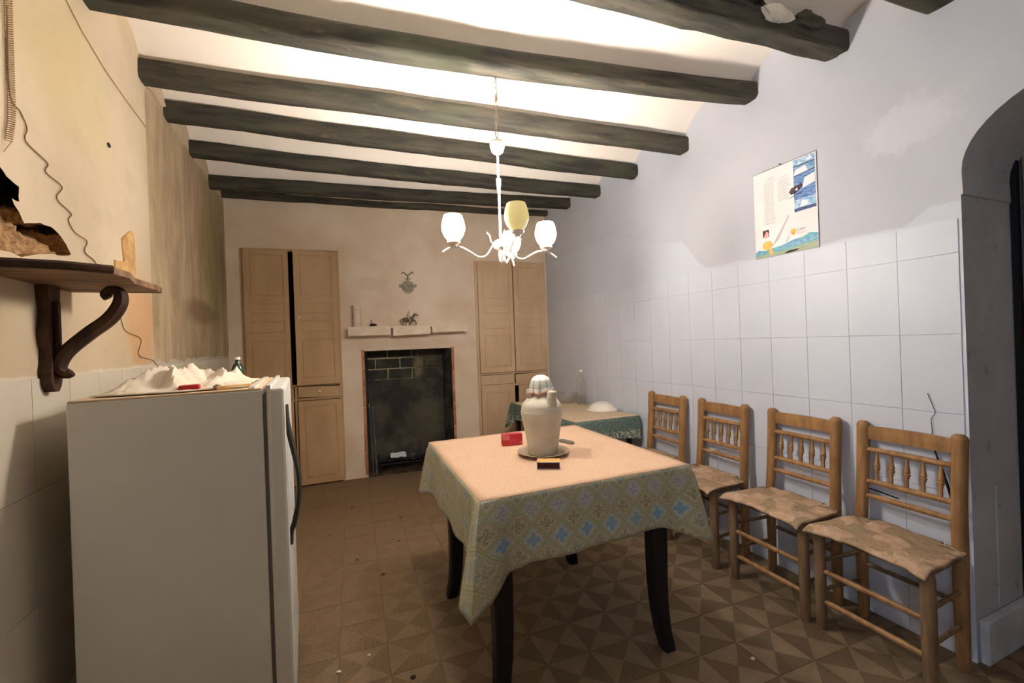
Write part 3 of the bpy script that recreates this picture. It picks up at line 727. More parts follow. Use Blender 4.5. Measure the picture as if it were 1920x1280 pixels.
# ------------------------------------------------------------------ mantel and its things
mt = thing('mantel_shelf', 'narrow mantel shelf above the fireplace edged with three strips of pale scalloped paper', 'shelf', BW(.56, 1.51, 0))
part('board', MB().box((0, 0, 0), (1.17, .15, .022), lambda p: BW(.56+p.x, 1.517+p.z+.008*p.x, .075+p.y), .004), 'wall_back', mt)
for a, b, dz, tl in ((-.035, .366, 0, .0), (.388, .762, -.012, .014), (.776, 1.15, .010, .006)):
    pts = [BW(a, 1.528+dz, .152)]; top = [BW(a, 1.528+dz, .152), BW(b, 1.528+dz+tl, .152)]
    low = []; nn = 22
    for k in range(nn+1):
        t = k/nn; low.append(BW(b+(a-b)*t, 1.435+dz+tl*(1-t)+(.007 if k % 2 else 0), .152))
    part('paper_edging', MB().poly(top+low, .008, BW(0, 0, 1)-BW(0, 0, 0)), 'lace', mt)
MT = lambda u: 1.528+.008*(u-.56)
# stack of pale cups / candle column
cs = MB()
prof = [(.0, 0)]
for k in range(5): prof += [(.036, .001+k*.044), (.041, .02+k*.044), (.041, .040+k*.044), (.036, .043+k*.044)]
prof += [(.0, .222)]
solo('candle_column', cs.lathe(prof, 20, BW(.05, MT(.05), .06)), 'wax', 'pale ringed cylinder standing at the left end of the mantel shelf', 'candle')
m = MB(); m.blob(BW(.2, MT(.2)+.017, .07), (.038, .022, .017), seed=4, amp=.3); m.tube([BW(.185, MT(.2)+.02, .07), BW(.182, MT(.2)+.075, .07)], .004)
solo('small_ornament', m, 'brown_lump', 'small dark brown lump with an upright stem on the mantel', 'ornament')
m = MB(); m.blob(BW(1.03, MT(1.03)+.006, .07), (.05, .02, .006), seed=8, amp=.4); m.tube(spline([BW(.96, MT(1)+.006, .08), BW(1.02, MT(1)+.012, .07), BW(1.1, MT(1)+.008, .06)], 4), .003)
solo('dry_twig', m, 'brown_lump', 'dry twig lying at the right end of the mantel shelf', 'twig')
# horse and rider
hz = MT(.55); hc = .555
def HB(x, z, d=0): return BW(hc+x, hz+z, .06+d)
ho = thing('horse_figurine', 'small grey horse figurine with a pale rider on the mantel shelf', 'figurine', HB(0, 0))
m = MB()
m.tube([HB(-.062, .066), HB(-.05, .068), HB(-.02, .064), HB(.015, .066), HB(.035, .074), HB(.045, .08)], [.008, .019, .02, .021, .018, .01], 10)
m.tube([HB(.03, .072), HB(.045, .095), HB(.057, .115), HB(.064, .122)], [.015, .012, .010, .009], 8)
m.tube([HB(.056, .122), HB(.075, .116), HB(.096, .108)], [.010, .009, .005], 8)
m.tube([HB(.056, .128), HB(.058, .138)], [.004, .001], 5)
m.tube(spline([HB(-.062, .07), HB(-.078, .066), HB(-.082, .045), HB(-.076, .03)], 3), .005, 6)
for pts in ([HB(-.05, .06, .008), HB(-.058, .036, .009), HB(-.064, .03, .009), HB(-.068, .004, .009)], [HB(-.045, .06, -.008), HB(-.028, .034, -.009), HB(-.034, .02, -.009), HB(-.022, .004, -.009)],
            [HB(.03, .062, -.008), HB(.022, .034, -.009), HB(.008, .02, -.009), HB(0, .004, -.009)], [HB(.034, .064, .008), HB(.062, .052, .009), HB(.074, .035, .009), HB(.07, .004, .009)]):
    m.tube(pts, [.010, .0065, .005, .005], 6)
part('horse', m, 'bronze', ho, True)
m = MB()
m.tube([HB(-.005, .078), HB(-.003, .10), HB(0, .125), HB(.002, .132)], [.011, .011, .009, .004], 8); m.blob(HB(.003, .143), (.008, .008, .010), seed=1, amp=.1)
m.tube([HB(0, .12, .01), HB(.014, .10, .013), HB(.03, .098, .008)], .004, 6); m.tube([HB(0, .12, -.01), HB(.014, .10, -.013), HB(.03, .098, -.008)], .004, 6)
for s_ in (-1, 1): m.tube([HB(-.003, .08, s_*.012), HB(.012, .064, s_*.024), HB(.006, .036, s_*.024)], [.008, .006, .005], 6)
part('rider', m, 'pale_figure', ho, True)
m = MB(); m.box((0, 0, 0), (.15, .045, .006), lambda p: HB(p.x, .003+p.z, p.y), .002); part('plinth', m, 'bronze', ho)
# wall ornament
wo = thing('wall_ornament', 'small pewter wall ornament hanging above the mantel shelf', 'ornament', BW(.565, 1.95, 0))
def disc(c_u, c_z, ru, rz, d0, d1, n=24, sc=0):
    m = MB(); ax = BW(0, 0, 1)-BW(0, 0, 0); m.poly([BW(c_u+ru*cos(2*pi*k/n)*(1+sc*cos(8*2*pi*k/n)), c_z+rz*sin(2*pi*k/n)*(1+sc*cos(8*2*pi*k/n)), d0) for k in range(n)], d1-d0, ax); return m
sh = MB(); ax = BW(0, 0, 1)-BW(0, 0, 0)
sh.poly([BW(.565+x, 1.90+z, .001) for x, z in ((-.045, .09), (-.02, .1), (.02, .1), (.045, .09), (.06, .065), (.085, .07), (.09, .045), (.065, .03), (.045, -.01), (.015, -.03), (-.015, -.03), (-.045, -.01), (-.065, .025), (-.095, .04), (-.09, .07), (-.06, .065))], .010, ax)
part('shield', sh, 'pewter', wo); part('boss', disc(.565, 1.935, .038, .04, .010, .018, 20, .06), 'pewter', wo)
m = MB(); m.tube([BW(.565, 2.0, .008), BW(.565, 2.06, .008)], .007, 8); m.tube(spline([BW(.505, 2.075, .008), BW(.52, 2.095, .008), BW(.545, 2.07, .008), BW(.565, 2.062, .008), BW(.585, 2.07, .008), BW(.61, 2.097, .008), BW(.625, 2.08, .008)], 4), .006, 6); m.tube([BW(.54, 2.02, .008), BW(.565, 2.035, .008), BW(.59, 2.02, .008)], .005, 6)
part('hanger', m, 'pewter', wo, True)

# ------------------------------------------------------------------ cupboards
def panel_door(cup, u0, u1, z0, z1, panels, mat, hinge='L', ang=0., d=.004, knob=None, name='door'):
    h = u0 if hinge == 'L' else u1; sg = 1 if hinge == 'L' else -1
    def T(p):           # p = (u, depth towards room, z)
        du = (p.x-h)*sg; dd = p.y
        return BW(h+sg*(du*cos(ang)-dd*sin(ang)), p.z, d+dd*cos(ang)+du*sin(ang))
    st = .045
    m = MB(); m.box(((u0+u1)/2, .006, (z0+z1)/2), (u1-u0-.004, .012, z1-z0-.004), T)
    m.box((u0+st/2+.002, .014, (z0+z1)/2), (st, .016, z1-z0-.004), T, .002); m.box((u1-st/2-.002, .014, (z0+z1)/2), (st, .016, z1-z0-.004), T, .002)
    edges = [z0]+[p for ab in panels for p in ab]+[z1]
    for i in range(0, len(edges), 2):
        a, b = edges[i], edges[i+1]; m.box(((u0+u1)/2, .0138, (a+b)/2), (u1-u0-2*st+.004, .0155, b-a-.003), T, .002)
    o = part(name, m, mat, cup)
    for a, b in panels:
        q = MB(); q.box(((u0+u1)/2, .015, (a+b)/2), (u1-u0-2*st-.03, .008, b-a-.03), T, .0035); part('panel', q, mat, o)
    if knob:
        k = MB(); k.tube([T(Vector((knob[0], .02, knob[1]))), T(Vector((knob[0], .034, knob[1]))), T(Vector((knob[0], .042, knob[1]))), T(Vector((knob[0], .046, knob[1])))], [.006, .007, .011, .006], 10)
        part('knob', k, 'knob', o, True)
    return o
def cupboard(u0, u1, ztop, umid, mat, lab, left):
    c = thing('built_in_cupboard', lab, 'cupboard', BW((u0+u1)/2, 0, 0))
    b = MB(); D = -.32
    b.add([BW(u0-.006, -.02, -.001), BW(u0-.006, ztop+.01, -.001), BW(u0-.006, ztop+.01, D), BW(u0-.006, -.02, D)], [(0, 1, 2, 3)]); b.add([BW(u1+.006, -.02, -.001), BW(u1+.006, ztop+.01, -.001), BW(u1+.006, ztop+.01, D), BW(u1+.006, -.02, D)], [(0, 1, 2, 3)])
    b.add([BW(u0-.006, ztop+.008, -.001), BW(u1+.006, ztop+.008, -.001), BW(u1+.006, ztop+.008, D), BW(u0-.006, ztop+.008, D)], [(0, 1, 2, 3)]); b.add([BW(u0-.01, -.02, D), BW(u1+.01, -.02, D), BW(u1+.01, ztop+.02, D), BW(u0-.01, ztop+.02, D)], [(0, 1, 2, 3)])
    part('carcass', b, 'cup_in', c)
    f = MB()
    for a0, a1, z0, z1 in ((u0, u0+.03, 0, ztop), (u1-.03, u1, 0, ztop), (u0, u1, ztop-.022, ztop), (u0, u1, .962, .985), (u0, u1, .826, .85), (umid-.012, umid+.012, 0, .97)):
        f.box(((a0+a1)/2, -.004, (z0+z1)/2), (a1-a0, .03, z1-z0), lambda p: BW(p.x, p.z, p.y), .003)
    part('frame', f, mat, c); return c
CL = 'tall brown built-in cupboard with its upper door ajar, in the back left corner'
c = cupboard(-.965, -.108, 2.296, -.53, 'cup', CL, True)
pan3 = lambda z0, z1: [(z0+.06, z0+.06+(z1-z0)*.29), (z0+.06+(z1-z0)*.34, z0+.06+(z1-z0)*.43), (z0+.06+(z1-z0)*.48, z0+.06+(z1-z0)*.56), (z0+.06+(z1-z0)*.61, z1-.05)]
panel_door(c, -.94, -.555, .978, 2.28, pan3(.978, 2.28), 'cup', 'L', .02, .012)
panel_door(c, -.515, -.13, .978, 2.28, pan3(.978, 2.28), 'cup', 'R', .15, .014, (-.475, 1.63))
def drawer(c, u0, u1, mat, k, dd=.012, tilt=0.):
    m = MB().box((0, 0, 0), (u1-u0, .018, .105), lambda p: BW((u0+u1)/2+p.x, .906+p.z+tilt*p.x, dd+p.y), .004); o = part('drawer', m, mat, c)
    if k: part('knob', MB().tube([BW(k, .91, dd+.008), BW(k, .91, dd+.022), BW(k, .91, dd+.03), BW(k, .91, dd+.035)], [.006, .007, .012, .006], 10), 'knob', o, True)
drawer(c, -.94, -.55, 'cup', -.74); drawer(c, -.51, -.135, 'cup', -.32, .022, -.03)
panel_door(c, -.94, -.548, .015, .83, [(.075, .77)], 'cup', 'L', 0, .012); panel_door(c, -.512, -.125, .015, .825, [(.075, .77)], 'cup', 'R', .05, .014)
c = cupboard(1.283, 2.128, 2.233, 1.70, 'cup_flare', 'tall brown built-in cupboard with flare painted into its colour in the back right corner behind the clay jug', False)
panel_door(c, 1.312, 1.718, .985, 2.215, pan3(.985, 2.215), 'cup_flare', 'L', .01, .012); panel_door(c, 1.722, 2.10, .985, 2.215, pan3(.985, 2.215), 'cup_flare', 'R', .03, .012, (1.748, 1.64))
drawer(c, 1.313, 1.69, 'cup_flare', 1.475); drawer(c, 1.72, 2.10, 'cup_flare', None, .02, .03)
panel_door(c, 1.312, 1.69, .015, .83, [(.075, .77)], 'cup_flare', 'L', 0, .012); panel_door(c, 1.735, 2.10, .015, .83, [(.075, .77)], 'cup_flare', 'R', .10, .012)

# ------------------------------------------------------------------ fridge
FA = math.radians(5.4); F0 = Vector((-.765, 1.57, 0))
def FR(a, b, z): return F0+Vector((cos(FA)*a-sin(FA)*b, sin(FA)*a+cos(FA)*b, z))
FT = lambda p: FR(p.x, p.y, p.z)
FZ = 1.205; BD = .48; FWd = .60
fr = thing('refrigerator', 'old off-white refrigerator standing against the left wall with a cloth on top', 'refrigerator', FR(.27, .3, 0))
part('body', MB().box((BD/2, FWd/2, .05+(FZ-.056)/2), (BD, FWd, FZ-.056), FT, .004), 'fridge', fr)
part('top_panel', MB().box((BD/2, FWd/2, FZ-.003), (BD-.004, FWd-.004, .006), FT, .002), 'fridge_top', fr)
part('gasket', MB().box((BD+.008, FWd/2, .66), (.014, FWd-.02, FZ-.16), FT), 'gasket', fr)
part('door', MB().box((BD+.04, FWd/2, .075+(FZ-.075)/2), (.052, FWd, FZ-.08), FT, .010), 'fridge', fr)
part('door_liner', MB().box((BD+.018, FWd/2, .66), (.012, FWd-.006, FZ-.10), FT), 'fridge', fr)
part('plinth', MB().box((BD/2+.02, FWd/2, .03), (BD-.02, FWd-.04, .06), FT), 'dark_plastic', fr)
hp = [FR(BD+.066+dx, .035, z) for dx, z in ((0, 1.14), (.003, 1.08), (.012, 1.02), (.026, .94), (.032, .87), (.028, .80), (.014, .73), (.003, .70), (0, .66))]
part('handle', MB().tube(spline(hp, 4), .009, 8, flat=1.6), 'dark_plastic', fr, True)
part('trim_strip', MB().box((BD-.03, .30, FZ+.002), (.02, .58, .006), FT, .002), 'white_metal', fr)
# crumpled cloth on the fridge
cl = MB(); gx, gy = 60, 34; vs = []
CRE = [((.10, .25, .02), (.42, .55, .085), .16), ((.42, .55, .085), (.60, .80, .05), .13), ((.42, .55, .085), (.48, .12, .015), .10), ((.60, .80, .05), (.80, .55, .05), .12), ((.80, .55, .055), (.95, .75, .03), .14), ((.05, .60, .02), (.25, .85, .03), .15), ((.75, .3, .025), (.85, .8, .05), .1)]
for j in range(gy+1):
    for i in range(gx+1):
        a = .03+.40*i/gx; b = .06+.42*j/gy
        u_, v_ = i/gx, j/gy
        a2 = a+.02*nz(u_*4, v_*4, 3); b2 = b+.03*nz(u_*3, v_*3, 8)-.03*sin(u_*pi)
        e = min(1, 7*min(u_, 1-u_, v_, 1-v_))
        h = .003
        for (au, av, ah), (bu, bv, bh_), wd in CRE:
            du, dv = bu-au, bv-av; tt = max(0, min(1, ((u_-au)*du+(v_-av)*dv)/(du*du+dv*dv))); dd = math.hypot(u_-au-du*tt, (v_-av-dv*tt))
            h = max(h, (ah+(bh_-ah)*tt)*max(0, 1-dd/wd)**1.25)
        h = .003+e*(h*(1+.5*nz(u_*8, v_*8, 2))+.016*abs(nz(u_*6, v_*5, 4))+.010*abs(nz(u_*17, v_*14, 6)))
        vs.append(FR(a2, b2, FZ+.001+max(h, .003)))
cl.add(vs, [(j*(gx+1)+i, j*(gx+1)+i+1, (j+1)*(gx+1)+i+1, (j+1)*(gx+1)+i) for j in range(gy) for i in range(gx)])
o = solo('crumpled_cloth', cl, 'cloth_white', 'crumpled cream cloth lying on top of the refrigerator', 'cloth'); 
md = o.modifiers.new('s', 'SOLIDIFY'); md.thickness = .003; md.offset = 1
solo('red_case', MB().box((.275, .055, FZ+.012), (.055, .03, .022), lambda p: FR(p.x, p.y+.12*(p.x-.275), p.z), .006), 'red', 'small red case lying by the cloth on the refrigerator', 'case')
solo('wooden_stick', MB().box((.395, .06, FZ+.007), (.09, .018, .012), lambda p: FR(p.x, p.y+.5*(p.x-.395), p.z), .003), 'raw_wood', 'short wooden stick lying on the refrigerator', 'stick')
solo('grey_pebble', MB().blob(FR(.35, .05, FZ+.010), (.013, .010, .009), seed=3, amp=.2), 'stone', 'small grey pebble between red case and stick on the refrigerator', 'stone')
bp_ = [(0, 0), (.022, 0), (.024, .006), (.024, .045), (.019, .062), (.010, .075), (.009, .088), (.010, .089), (.010, .092), (0, .092)]
b_ = thing('green_bottle', 'small dark green glass bottle at the back of the refrigerator top', 'bottle', FR(.345, .57, FZ))
part('glass', MB().lathe(bp_[:8], 18, FR(.345, .57, FZ)), 'green_glass', b_, True); part('cap', MB().lathe([(0, .088), (.011, .088), (.011, .10), (0, .10)], 14, FR(.345, .57, FZ)), 'china', b_)

# ------------------------------------------------------------------ wall shelf on left wall
ws = thing('wall_shelf', 'short dark wooden wall shelf with a carved scroll bracket on the left wall', 'shelf', LW(.6, 1.54, .1))
ZS = 1.548
pts = [LW(.33, ZS, .002), LW(.365, ZS, .18), LW(.42, ZS, .262), LW(.50, ZS, .27), LW(.62, ZS, .245), LW(.78, ZS, .255), LW(.86, ZS, .245), LW(.865, ZS, .002)]
part('board', MB().poly(pts, .018, (0, 0, 1)), 'shelf_board', ws)
part('edge_moulding', MB().tube([LW(.33, ZS+.010, .004), LW(.362, ZS+.010, .18), LW(.415, ZS+.010, .262)], .012, 8), 'shelf_wood', ws, True)
bk = .69
half = [(.034, 1.548), (.031, 1.51), (.024, 1.475), (.026, 1.445), (.034, 1.415), (.033, 1.39), (.024, 1.36), (.023, 1.33), (.029, 1.305), (.034, 1.292), (.028, 1.282), (.031, 1.27), (.024, 1.245), (.010, 1.228)]; pts = [(-a, z) for a, z in half]+list(reversed(half))
ax = LW(0, 0, 1)-LW(0, 0, 0)
br = part('bracket', MB().poly([LW(bk+a, z, .001) for a, z in pts], .028, ax), 'shelf_wood', ws)
part('back_plate', MB().box((0, 0, 0), (.022, .012, .2), lambda p: LW(bk+p.x, 1.40+p.z, .034+p.y), .004), 'shelf_wood', br)
cv = spline([LW(bk, 1.285, .062), LW(bk, 1.280, .050), LW(bk, 1.30, .034), LW(bk, 1.345, .052), LW(bk, 1.40, .105), LW(bk, 1.445, .155), LW(bk, 1.49, .182), LW(bk, 1.525, .185), LW(bk, 1.537, .165), LW(bk, 1.525, .148), LW(bk, 1.512, .155)], 5)
part('scroll_brace', MB().tube(cv, [.013+.008*sin(pi*min(1, i/(len(cv)-1)*1.15)) for i in range(len(cv))], 8, up=(0, 1, 0), flat=1.0), 'shelf_wood', br, True)
for k in range(9):
    a = .46+.36*random.random(); d = .10+.12*random.random(); r = random.uniform(.005, .011)
    solo('plaster_crumb', MB().blob(LW(a, ZS+.018+r*.6, d), (r*1.4, r, r*.8), seed=k+20, amp=.5, sub=1), 'crumb', 'small dark crumb of rubble lying on the wall shelf', 'rubble', 'rubble crumbs on the wall shelf', False)
# cords on the left wall
hp = []
for k in range(1300):
    t = k/1299; z = 2.62-t*.70; a = .568-.004*t-(.018*max(0, (t-.85)/.15)**2)
    an = k*2*pi/12; hp.append(LW(a+.0075*cos(an), z, .010+.0075*sin(an)))
hp += [LW(.543, 1.90, .008), LW(.538, 1.886, .004)]
solo('coiled_cord', MB().tube(hp, .0011, 4), 'wire_pale', 'brown coiled spring cord hanging down the left wall', 'cord')
w1 = [(1.572, 2.30), (1.568, 2.067), (1.615, 2.03), (1.641, 1.997), (1.634, 1.956), (1.736, 1.935), (1.726, 1.903), (1.815, 1.888), (1.782, 1.839), (1.865, 1.815), (1.847, 1.788), (1.885, 1.757), (1.966, 1.745), (1.948, 1.703), (2.02, 1.682), (2.10, 1.62), (2.2, 1.56), (2.25, 1.523), (2.227, 1.494), (2.269, 1.434), (2.433, 1.403), (2.402, 1.33), (2.577, 1.301)]
pw = [LW((y-1)/cos(AL), z, .004) for y, z in w1]+[LW(1.63, 1.272, .012), LW(1.70, 1.235, .10), FR(-.01, .54, FZ+.03), FR(.02, .54, FZ+.006), FR(.06, .55, FZ+.003)]
solo('thin_wire', MB().tube(spline(pw, 6), .0017, 6), 'wire', 'thin wavy brown wire running down the left wall to the refrigerator top', 'wire')
w3 = [(1.60, 2.62), (1.80, 2.585), (1.882, 2.557), (1.985, 2.518), (2.168, 2.482), (2.35, 2.468), (2.60, 2.457)]
solo('clipped_wire', MB().tube([LW((y-1)/cos(AL), z, .003) for y, z in w3], .0022, 6), 'wire_pale', 'straight painted wire clipped along the top of the left wall', 'wire')

# ------------------------------------------------------------------ chandelier
CH = Vector((.69, 1.955, 0))
ch = thing('chandelier', 'white four-arm chandelier with tulip glass shades hanging from a chain over the table', 'chandelier', (CH.x, CH.y, 1.7))
yb, zb = beam_at(beams[5], CH.x)
CP = lambda x, y, z: Vector((CH.x+x, CH.y+y, z))
part('hook', MB().tube(spline([CP(0, 0, zb+.03), CP(0, 0, zb-.01), CP(.008, 0, zb-.02), CP(0, 0, zb-.03), CP(-.008, 0, zb-.02)], 4), .002, 6), 'chain', ch, True)
z = zb-.02; k = 0
while z > 2.32:
    h = .020; pts = []
    for q in range(14):
        a = 2*pi*q/14; dx = .0075*cos(a); dz = h*sin(a)
        pts.append(CP(dx if k % 2 else dx*.3, 0 if k % 2 else dx, z-h+dz))
    part('chain_link', MB().tube(pts, .0017, 5, closed=True), 'chain', ch, True); z -= .0345; k += 1
part('flex', MB().tube(spline([CP(.006, .004, zb), CP(.010, .006, zb-.1), CP(.004, .008, 2.42), CP(-.004, .006, 2.33)], 5), .002, 6), 'chain', ch, True)
part('tape', MB().tube([CP(.004, .004, 2.522), CP(.004, .004, 2.495)], .008, 8), 'amber', ch, True)
part('canopy_cup', MB().lathe([(0, 2.30), (.028, 2.302), (.037, 2.29), (.036, 2.275), (.028, 2.25), (.02, 2.243), (0, 2.243)], 20, (CH.x, CH.y, 0)), 'white_metal', ch, True)
part('rod', MB().tube([CP(0, 0, 2.25), CP(0, 0, 1.80)], .0055, 10), 'white_metal', ch, True)
part('sleeve', MB().lathe([(0, 2.12), (.012, 2.12), (.011, 2.10), (.007, 2.055), (0, 2.055)], 14, (CH.x, CH.y, 0)), 'white_metal', ch, True)
part('hub', MB().lathe([(0, 1.826), (.018, 1.824), (.034, 1.815), (.036, 1.80), (.034, 1.785), (.02, 1.775), (.012, 1.772), (.013, 1.745), (.009, 1.722), (.004, 1.715), (0, 1.712)], 20, (CH.x, CH.y, 0)), 'white_metal', ch, True)
angs = [(22, True, .245), (78, False, .25), (203, True, .235), (288, False, .245)]
Rx = Vector((cos(yaw), -sin(yaw), 0)); Fx = Vector((sin(yaw), cos(yaw), 0))
SHP = [(.020, 0), (.030, .006), (.043, .022), (.0525, .048), (.0535, .066), (.050, .088), (.044, .108), (.041, .116)]
for an, lit, R in angs:
    a = math.radians(an); dr = Rx*cos(a)+Fx*sin(a)
    P = lambda r, z: CP(dr.x*r, dr.y*r, z)
    pts = spline([P(.0, 1.805), P(.035, 1.80), P(.05, 1.78), P(.075, 1.745), P(.115, 1.735), P(.16, 1.758), P(.20, 1.776), P(R, 1.778), P(R+.03, 1.766), P(R+.055, 1.75)], 5)
    arm = part('arm', MB().tube(pts, .0045, 8), 'white_metal', ch, True)
    part('curl', MB().tube(spline([P(.035, 1.80), P(.05, 1.815), P(.055, 1.84), P(.07, 1.855)], 4), .003, 6), 'white_metal', arm, True)
    part('shade_holder', MB().lathe([(0, 1.778), (.014, 1.778), (.016, 1.786), (.03, 1.796), (.031, 1.804), (.024, 1.806), (0, 1.806)], 18, P(R, 0)), 'white_metal', arm, True)
    sp = [(r, 1.806+z) for r, z in SHP]; inn = [(r-.003, z) for r, z in reversed(sp)]
    m = MB(); n_ = 28; prof = sp+inn; vs = []
    c_ = P(R, 0)
    for r, z in prof:
        for q in range(n_): vs.append(c_+Vector((r*cos(2*pi*q/n_), r*sin(2*pi*q/n_), z)))
    m.add(vs, [(i*n_+q, i*n_+(q+1) % n_, (i+1)*n_+(q+1) % n_, (i+1)*n_+q) for i in range(len(prof)-1) for q in range(n_)])
    sh = part('glass_shade', m, 'shade_lit' if lit else 'shade_off', ch, True)
    sh['label'] = 'lit glowing glass shade' if lit else 'unlit amber glass shade'
    part('bulb', MB().lathe([(0, 1.806), (.012, 1.808), (.013, 1.825), (.022, 1.86), (.025, 1.885), (.020, 1.905), (0, 1.914)], 14, P(R, 0)), 'bulb_lit' if lit else 'bulb', sh, True)

# ------------------------------------------------------------------ main table
TC = Vector((.855, 1.935, 0)); TA = math.radians(.6); TZ = .775
def TB(x, y, z=0): return Vector((TC.x+x*cos(TA)-y*sin(TA), TC.y+x*sin(TA)+y*cos(TA), z))
tb = thing('dining_table', 'square black-legged dining table in the middle of the room', 'table', TC)
part('tabletop', MB().box((0, 0, TZ-.014), (.925, .985, .026), lambda p: TB(p.x, p.y, p.z), .004), 'dark_wood', tb)
legs = [(.455, 1.48, -1, -1), (1.205, 1.49, 1, -1), (.45, 2.235, -1, 1), (1.175, 2.27, 1, 1)]
for lx, ly, sx, sy in legs:
    L = []
    for z, o_, w_ in ((.75, 0, .038), (.62, 0, .038), (.45, -.003, .037), (.30, -.004, .035), (.18, .0, .032), (.08, .010, .029), (.02, .022, .028), (0.0, .026, .026)):
        L.append((Vector((lx+sx*(o_-.02), ly+sy*(o_-.02)*.5, z)), w_))
    m = MB(); vs = []
    for c_, w_ in L: vs += [c_+Vector((a*w_, b*w_, 0)) for a, b in ((-1, -.75), (-.75, -1), (.75, -1), (1, -.75), (1, .75), (.75, 1), (-.75, 1), (-1, .75))]
    m.add(vs, [(i*8+k, i*8+(k+1) % 8, (i+1)*8+(k+1) % 8, (i+1)*8+k) for i in range(len(L)-1) for k in range(8)]+[tuple(range(8)), tuple(range((len(L)-1)*8, len(L)*8))])
    part('leg', m, 'dark_wood', tb, True)
ap = MB(); x0, x1, y0, y1 = .455, 1.18, 1.48, 2.25
ap.box(((x0+x1)/2, y0, .70), (x1-x0, .02, .10)); ap.box(((x0+x1)/2, y1, .70), (x1-x0, .02, .10)); ap.box((x0, (y0+y1)/2, .70), (.02, y1-y0, .10)); ap.box((x1, (y0+y1)/2, .70), (.02, y1-y0, .10))
part('apron', ap, 'dark_wood', tb)
# tablecloth
def draped(name, hx_, hy_, frame, ztop, drop, cdrop, cbulge, mats, label, seed, rc=.02, nseg=260, rings=16, uvscale=1., dropf=None):
    per = []; n4 = nseg//4
    corners = [(-1, -1), (1, -1), (1, 1), (-1, 1)]
    for s_ in range(4):
        a = corners[s_]; b = corners[(s_+1) % 4]
        for k in range(n4):
            t = k/n4; t = t; x = (a[0]+(b[0]-a[0])*t)*hx_; y = (a[1]+(b[1]-a[1])*t)*hy_
            side = Vector(((b[1]-a[1]), -(b[0]-a[0]))).normalized()
            L_ = hx_*2 if abs(b[0]-a[0]) > 0 else hy_*2
            dc = min(t, 1-t)*L_; ci = s_ if t < .5 else (s_+1) % 4
            cr = max(0, 1-dc/.17)
            cd = Vector(corners[ci]).normalized()
            nrm = (side*(1-cr*.75)+cd*cr*.75).normalized()
            per.append((Vector((x, y)), nrm, cr, ci, s_, t))
    N_ = len(per); mb = MB(); vs = []; uvs = []
    # top grid
    G = 24
    for j in range(G+1):
        for i in range(G+1):
            x = (-1+2*i/G)*hx_; y = (-1+2*j/G)*hy_
            vs.append(frame(x, y, ztop+.0006*nz(x*9, y*9, seed))); uvs.append((x, y))
    mb.add(vs, [(j*(G+1)+i, j*(G+1)+i+1, (j+1)*(G+1)+i+1, (j+1)*(G+1)+i) for j in range(G) for i in range(G)], 0)
    base = len(vs); sv = []; acc = 0
    for r_ in range(rings+1):
        t = r_/rings
        for q, (p, nm, cr, ci, s_, tt) in enumerate(per):
            sdd = dropf(s_, tt) if dropf else drop
            cdp, cb = cdrop[ci], cbulge[ci]
            D_ = sdd+cdp*cr**1.3+.012*nz(p.x*5, p.y*5, seed+1)
            wave = .010*nz(p.x*7+9, p.y*7, seed+4)+.006*sin((p.x+p.y)*22+seed)
            pinch = -.42*cb*max(0, 1-abs(cr-.45)/.3) if cr > 0 else 0
            off = .004+t*(.014+wave)+cb*(cr**2.2)*t**.9+pinch*t
            e = min(1, t*8); zz = ztop-.0005-t*D_
            pp = p+nm*off*e
            sv.append(frame(pp.x, pp.y, zz))
            # uv continues outwards from the top
            sn = Vector((0, -1)) if s_ == 0 else Vector((1, 0)) if s_ == 1 else Vector((0, 1)) if s_ == 2 else Vector((-1, 0))
            uvs.append((p.x+sn.x*t*D_, p.y+sn.y*t*D_))
    mb.add(sv, [(r_*N_+q, r_*N_+(q+1) % N_, (r_+1)*N_+(q+1) % N_, (r_+1)*N_+q) for r_ in range(rings) for q in range(N_)], 1)
    me = mb.mesh(name, mats, True); uvl = me.uv_layers.new(name='UVMap')
    for lp in me.loops: uvl.data[lp.index].uv = uvs[lp.vertex_index]
    o = link(name, me); tag(o, label, 'tablecloth'); md = o.modifiers.new('s', 'SOLIDIFY'); md.thickness = .0016; md.offset = 1
    sharp(o, 60); return o
draped('tablecloth', .466, .497, TB, TZ+.0025, .235, [.10, .085, .06, .05], [.115, .06, .04, .06], ['dustcloth', 'oilcloth'], 'blue flowered oilcloth tablecloth with a dusty top on the dining table', 3,
       dropf=lambda s_, t: (.245-.02*t if s_ == 0 else .235))
ZT = TZ+.0045
# plate, jug, cap
JC = Vector((.843, 1.885, ZT))
solo('jug_plate', MB().lathe([(0, .0015), (.075, .0015), (.08, .004), (.118, .016), (.124, .018), (.123, .021), (.116, .019), (.078, .008), (0, .006)], 40, JC), 'china_dusty', 'shallow dusty plate under the clay jug', 'plate')
jg = thing('clay_jug', 'pale clay water jug with a stubby spout on the dining table', 'jug', JC+Vector((0, 0, .008)))
J = lambda x, y, z: JC+Vector((x, y, z+.008))
part('body', MB().lathe([(0, 0), (.070, 0), (.074, .006), (.077, .05), (.086, .11), (.096, .165), (.101, .195), (.1005, .208), (.098, .212), (.0995, .215), (.097, .219), (.0975, .223), (.088, .243), (.070, .262), (.052, .274), (.046, .285), (.047, .30), (.045, .325), (.036, .345), (.02, .356), (0, .36)], 40, JC+Vector((0, 0, .008))), 'clay', jg, True)
vr = Rx*1.0; vf = Fx
def JP(a, b, z): q = vr*a+vf*b; return J(q.x, q.y, z)
part('spout', MB().tube(spline([JP(.040, -.055, .225), JP(.043, -.062, .26), JP(.045, -.066, .278), JP(.047, -.068, .293), JP(.047, -.066, .304)], 4), [.030]*1+[.028]*3+[.024]*4+[.0225]*4+[.0235, .023, .021, .018]+[.010], 14), 'clay', jg, True)
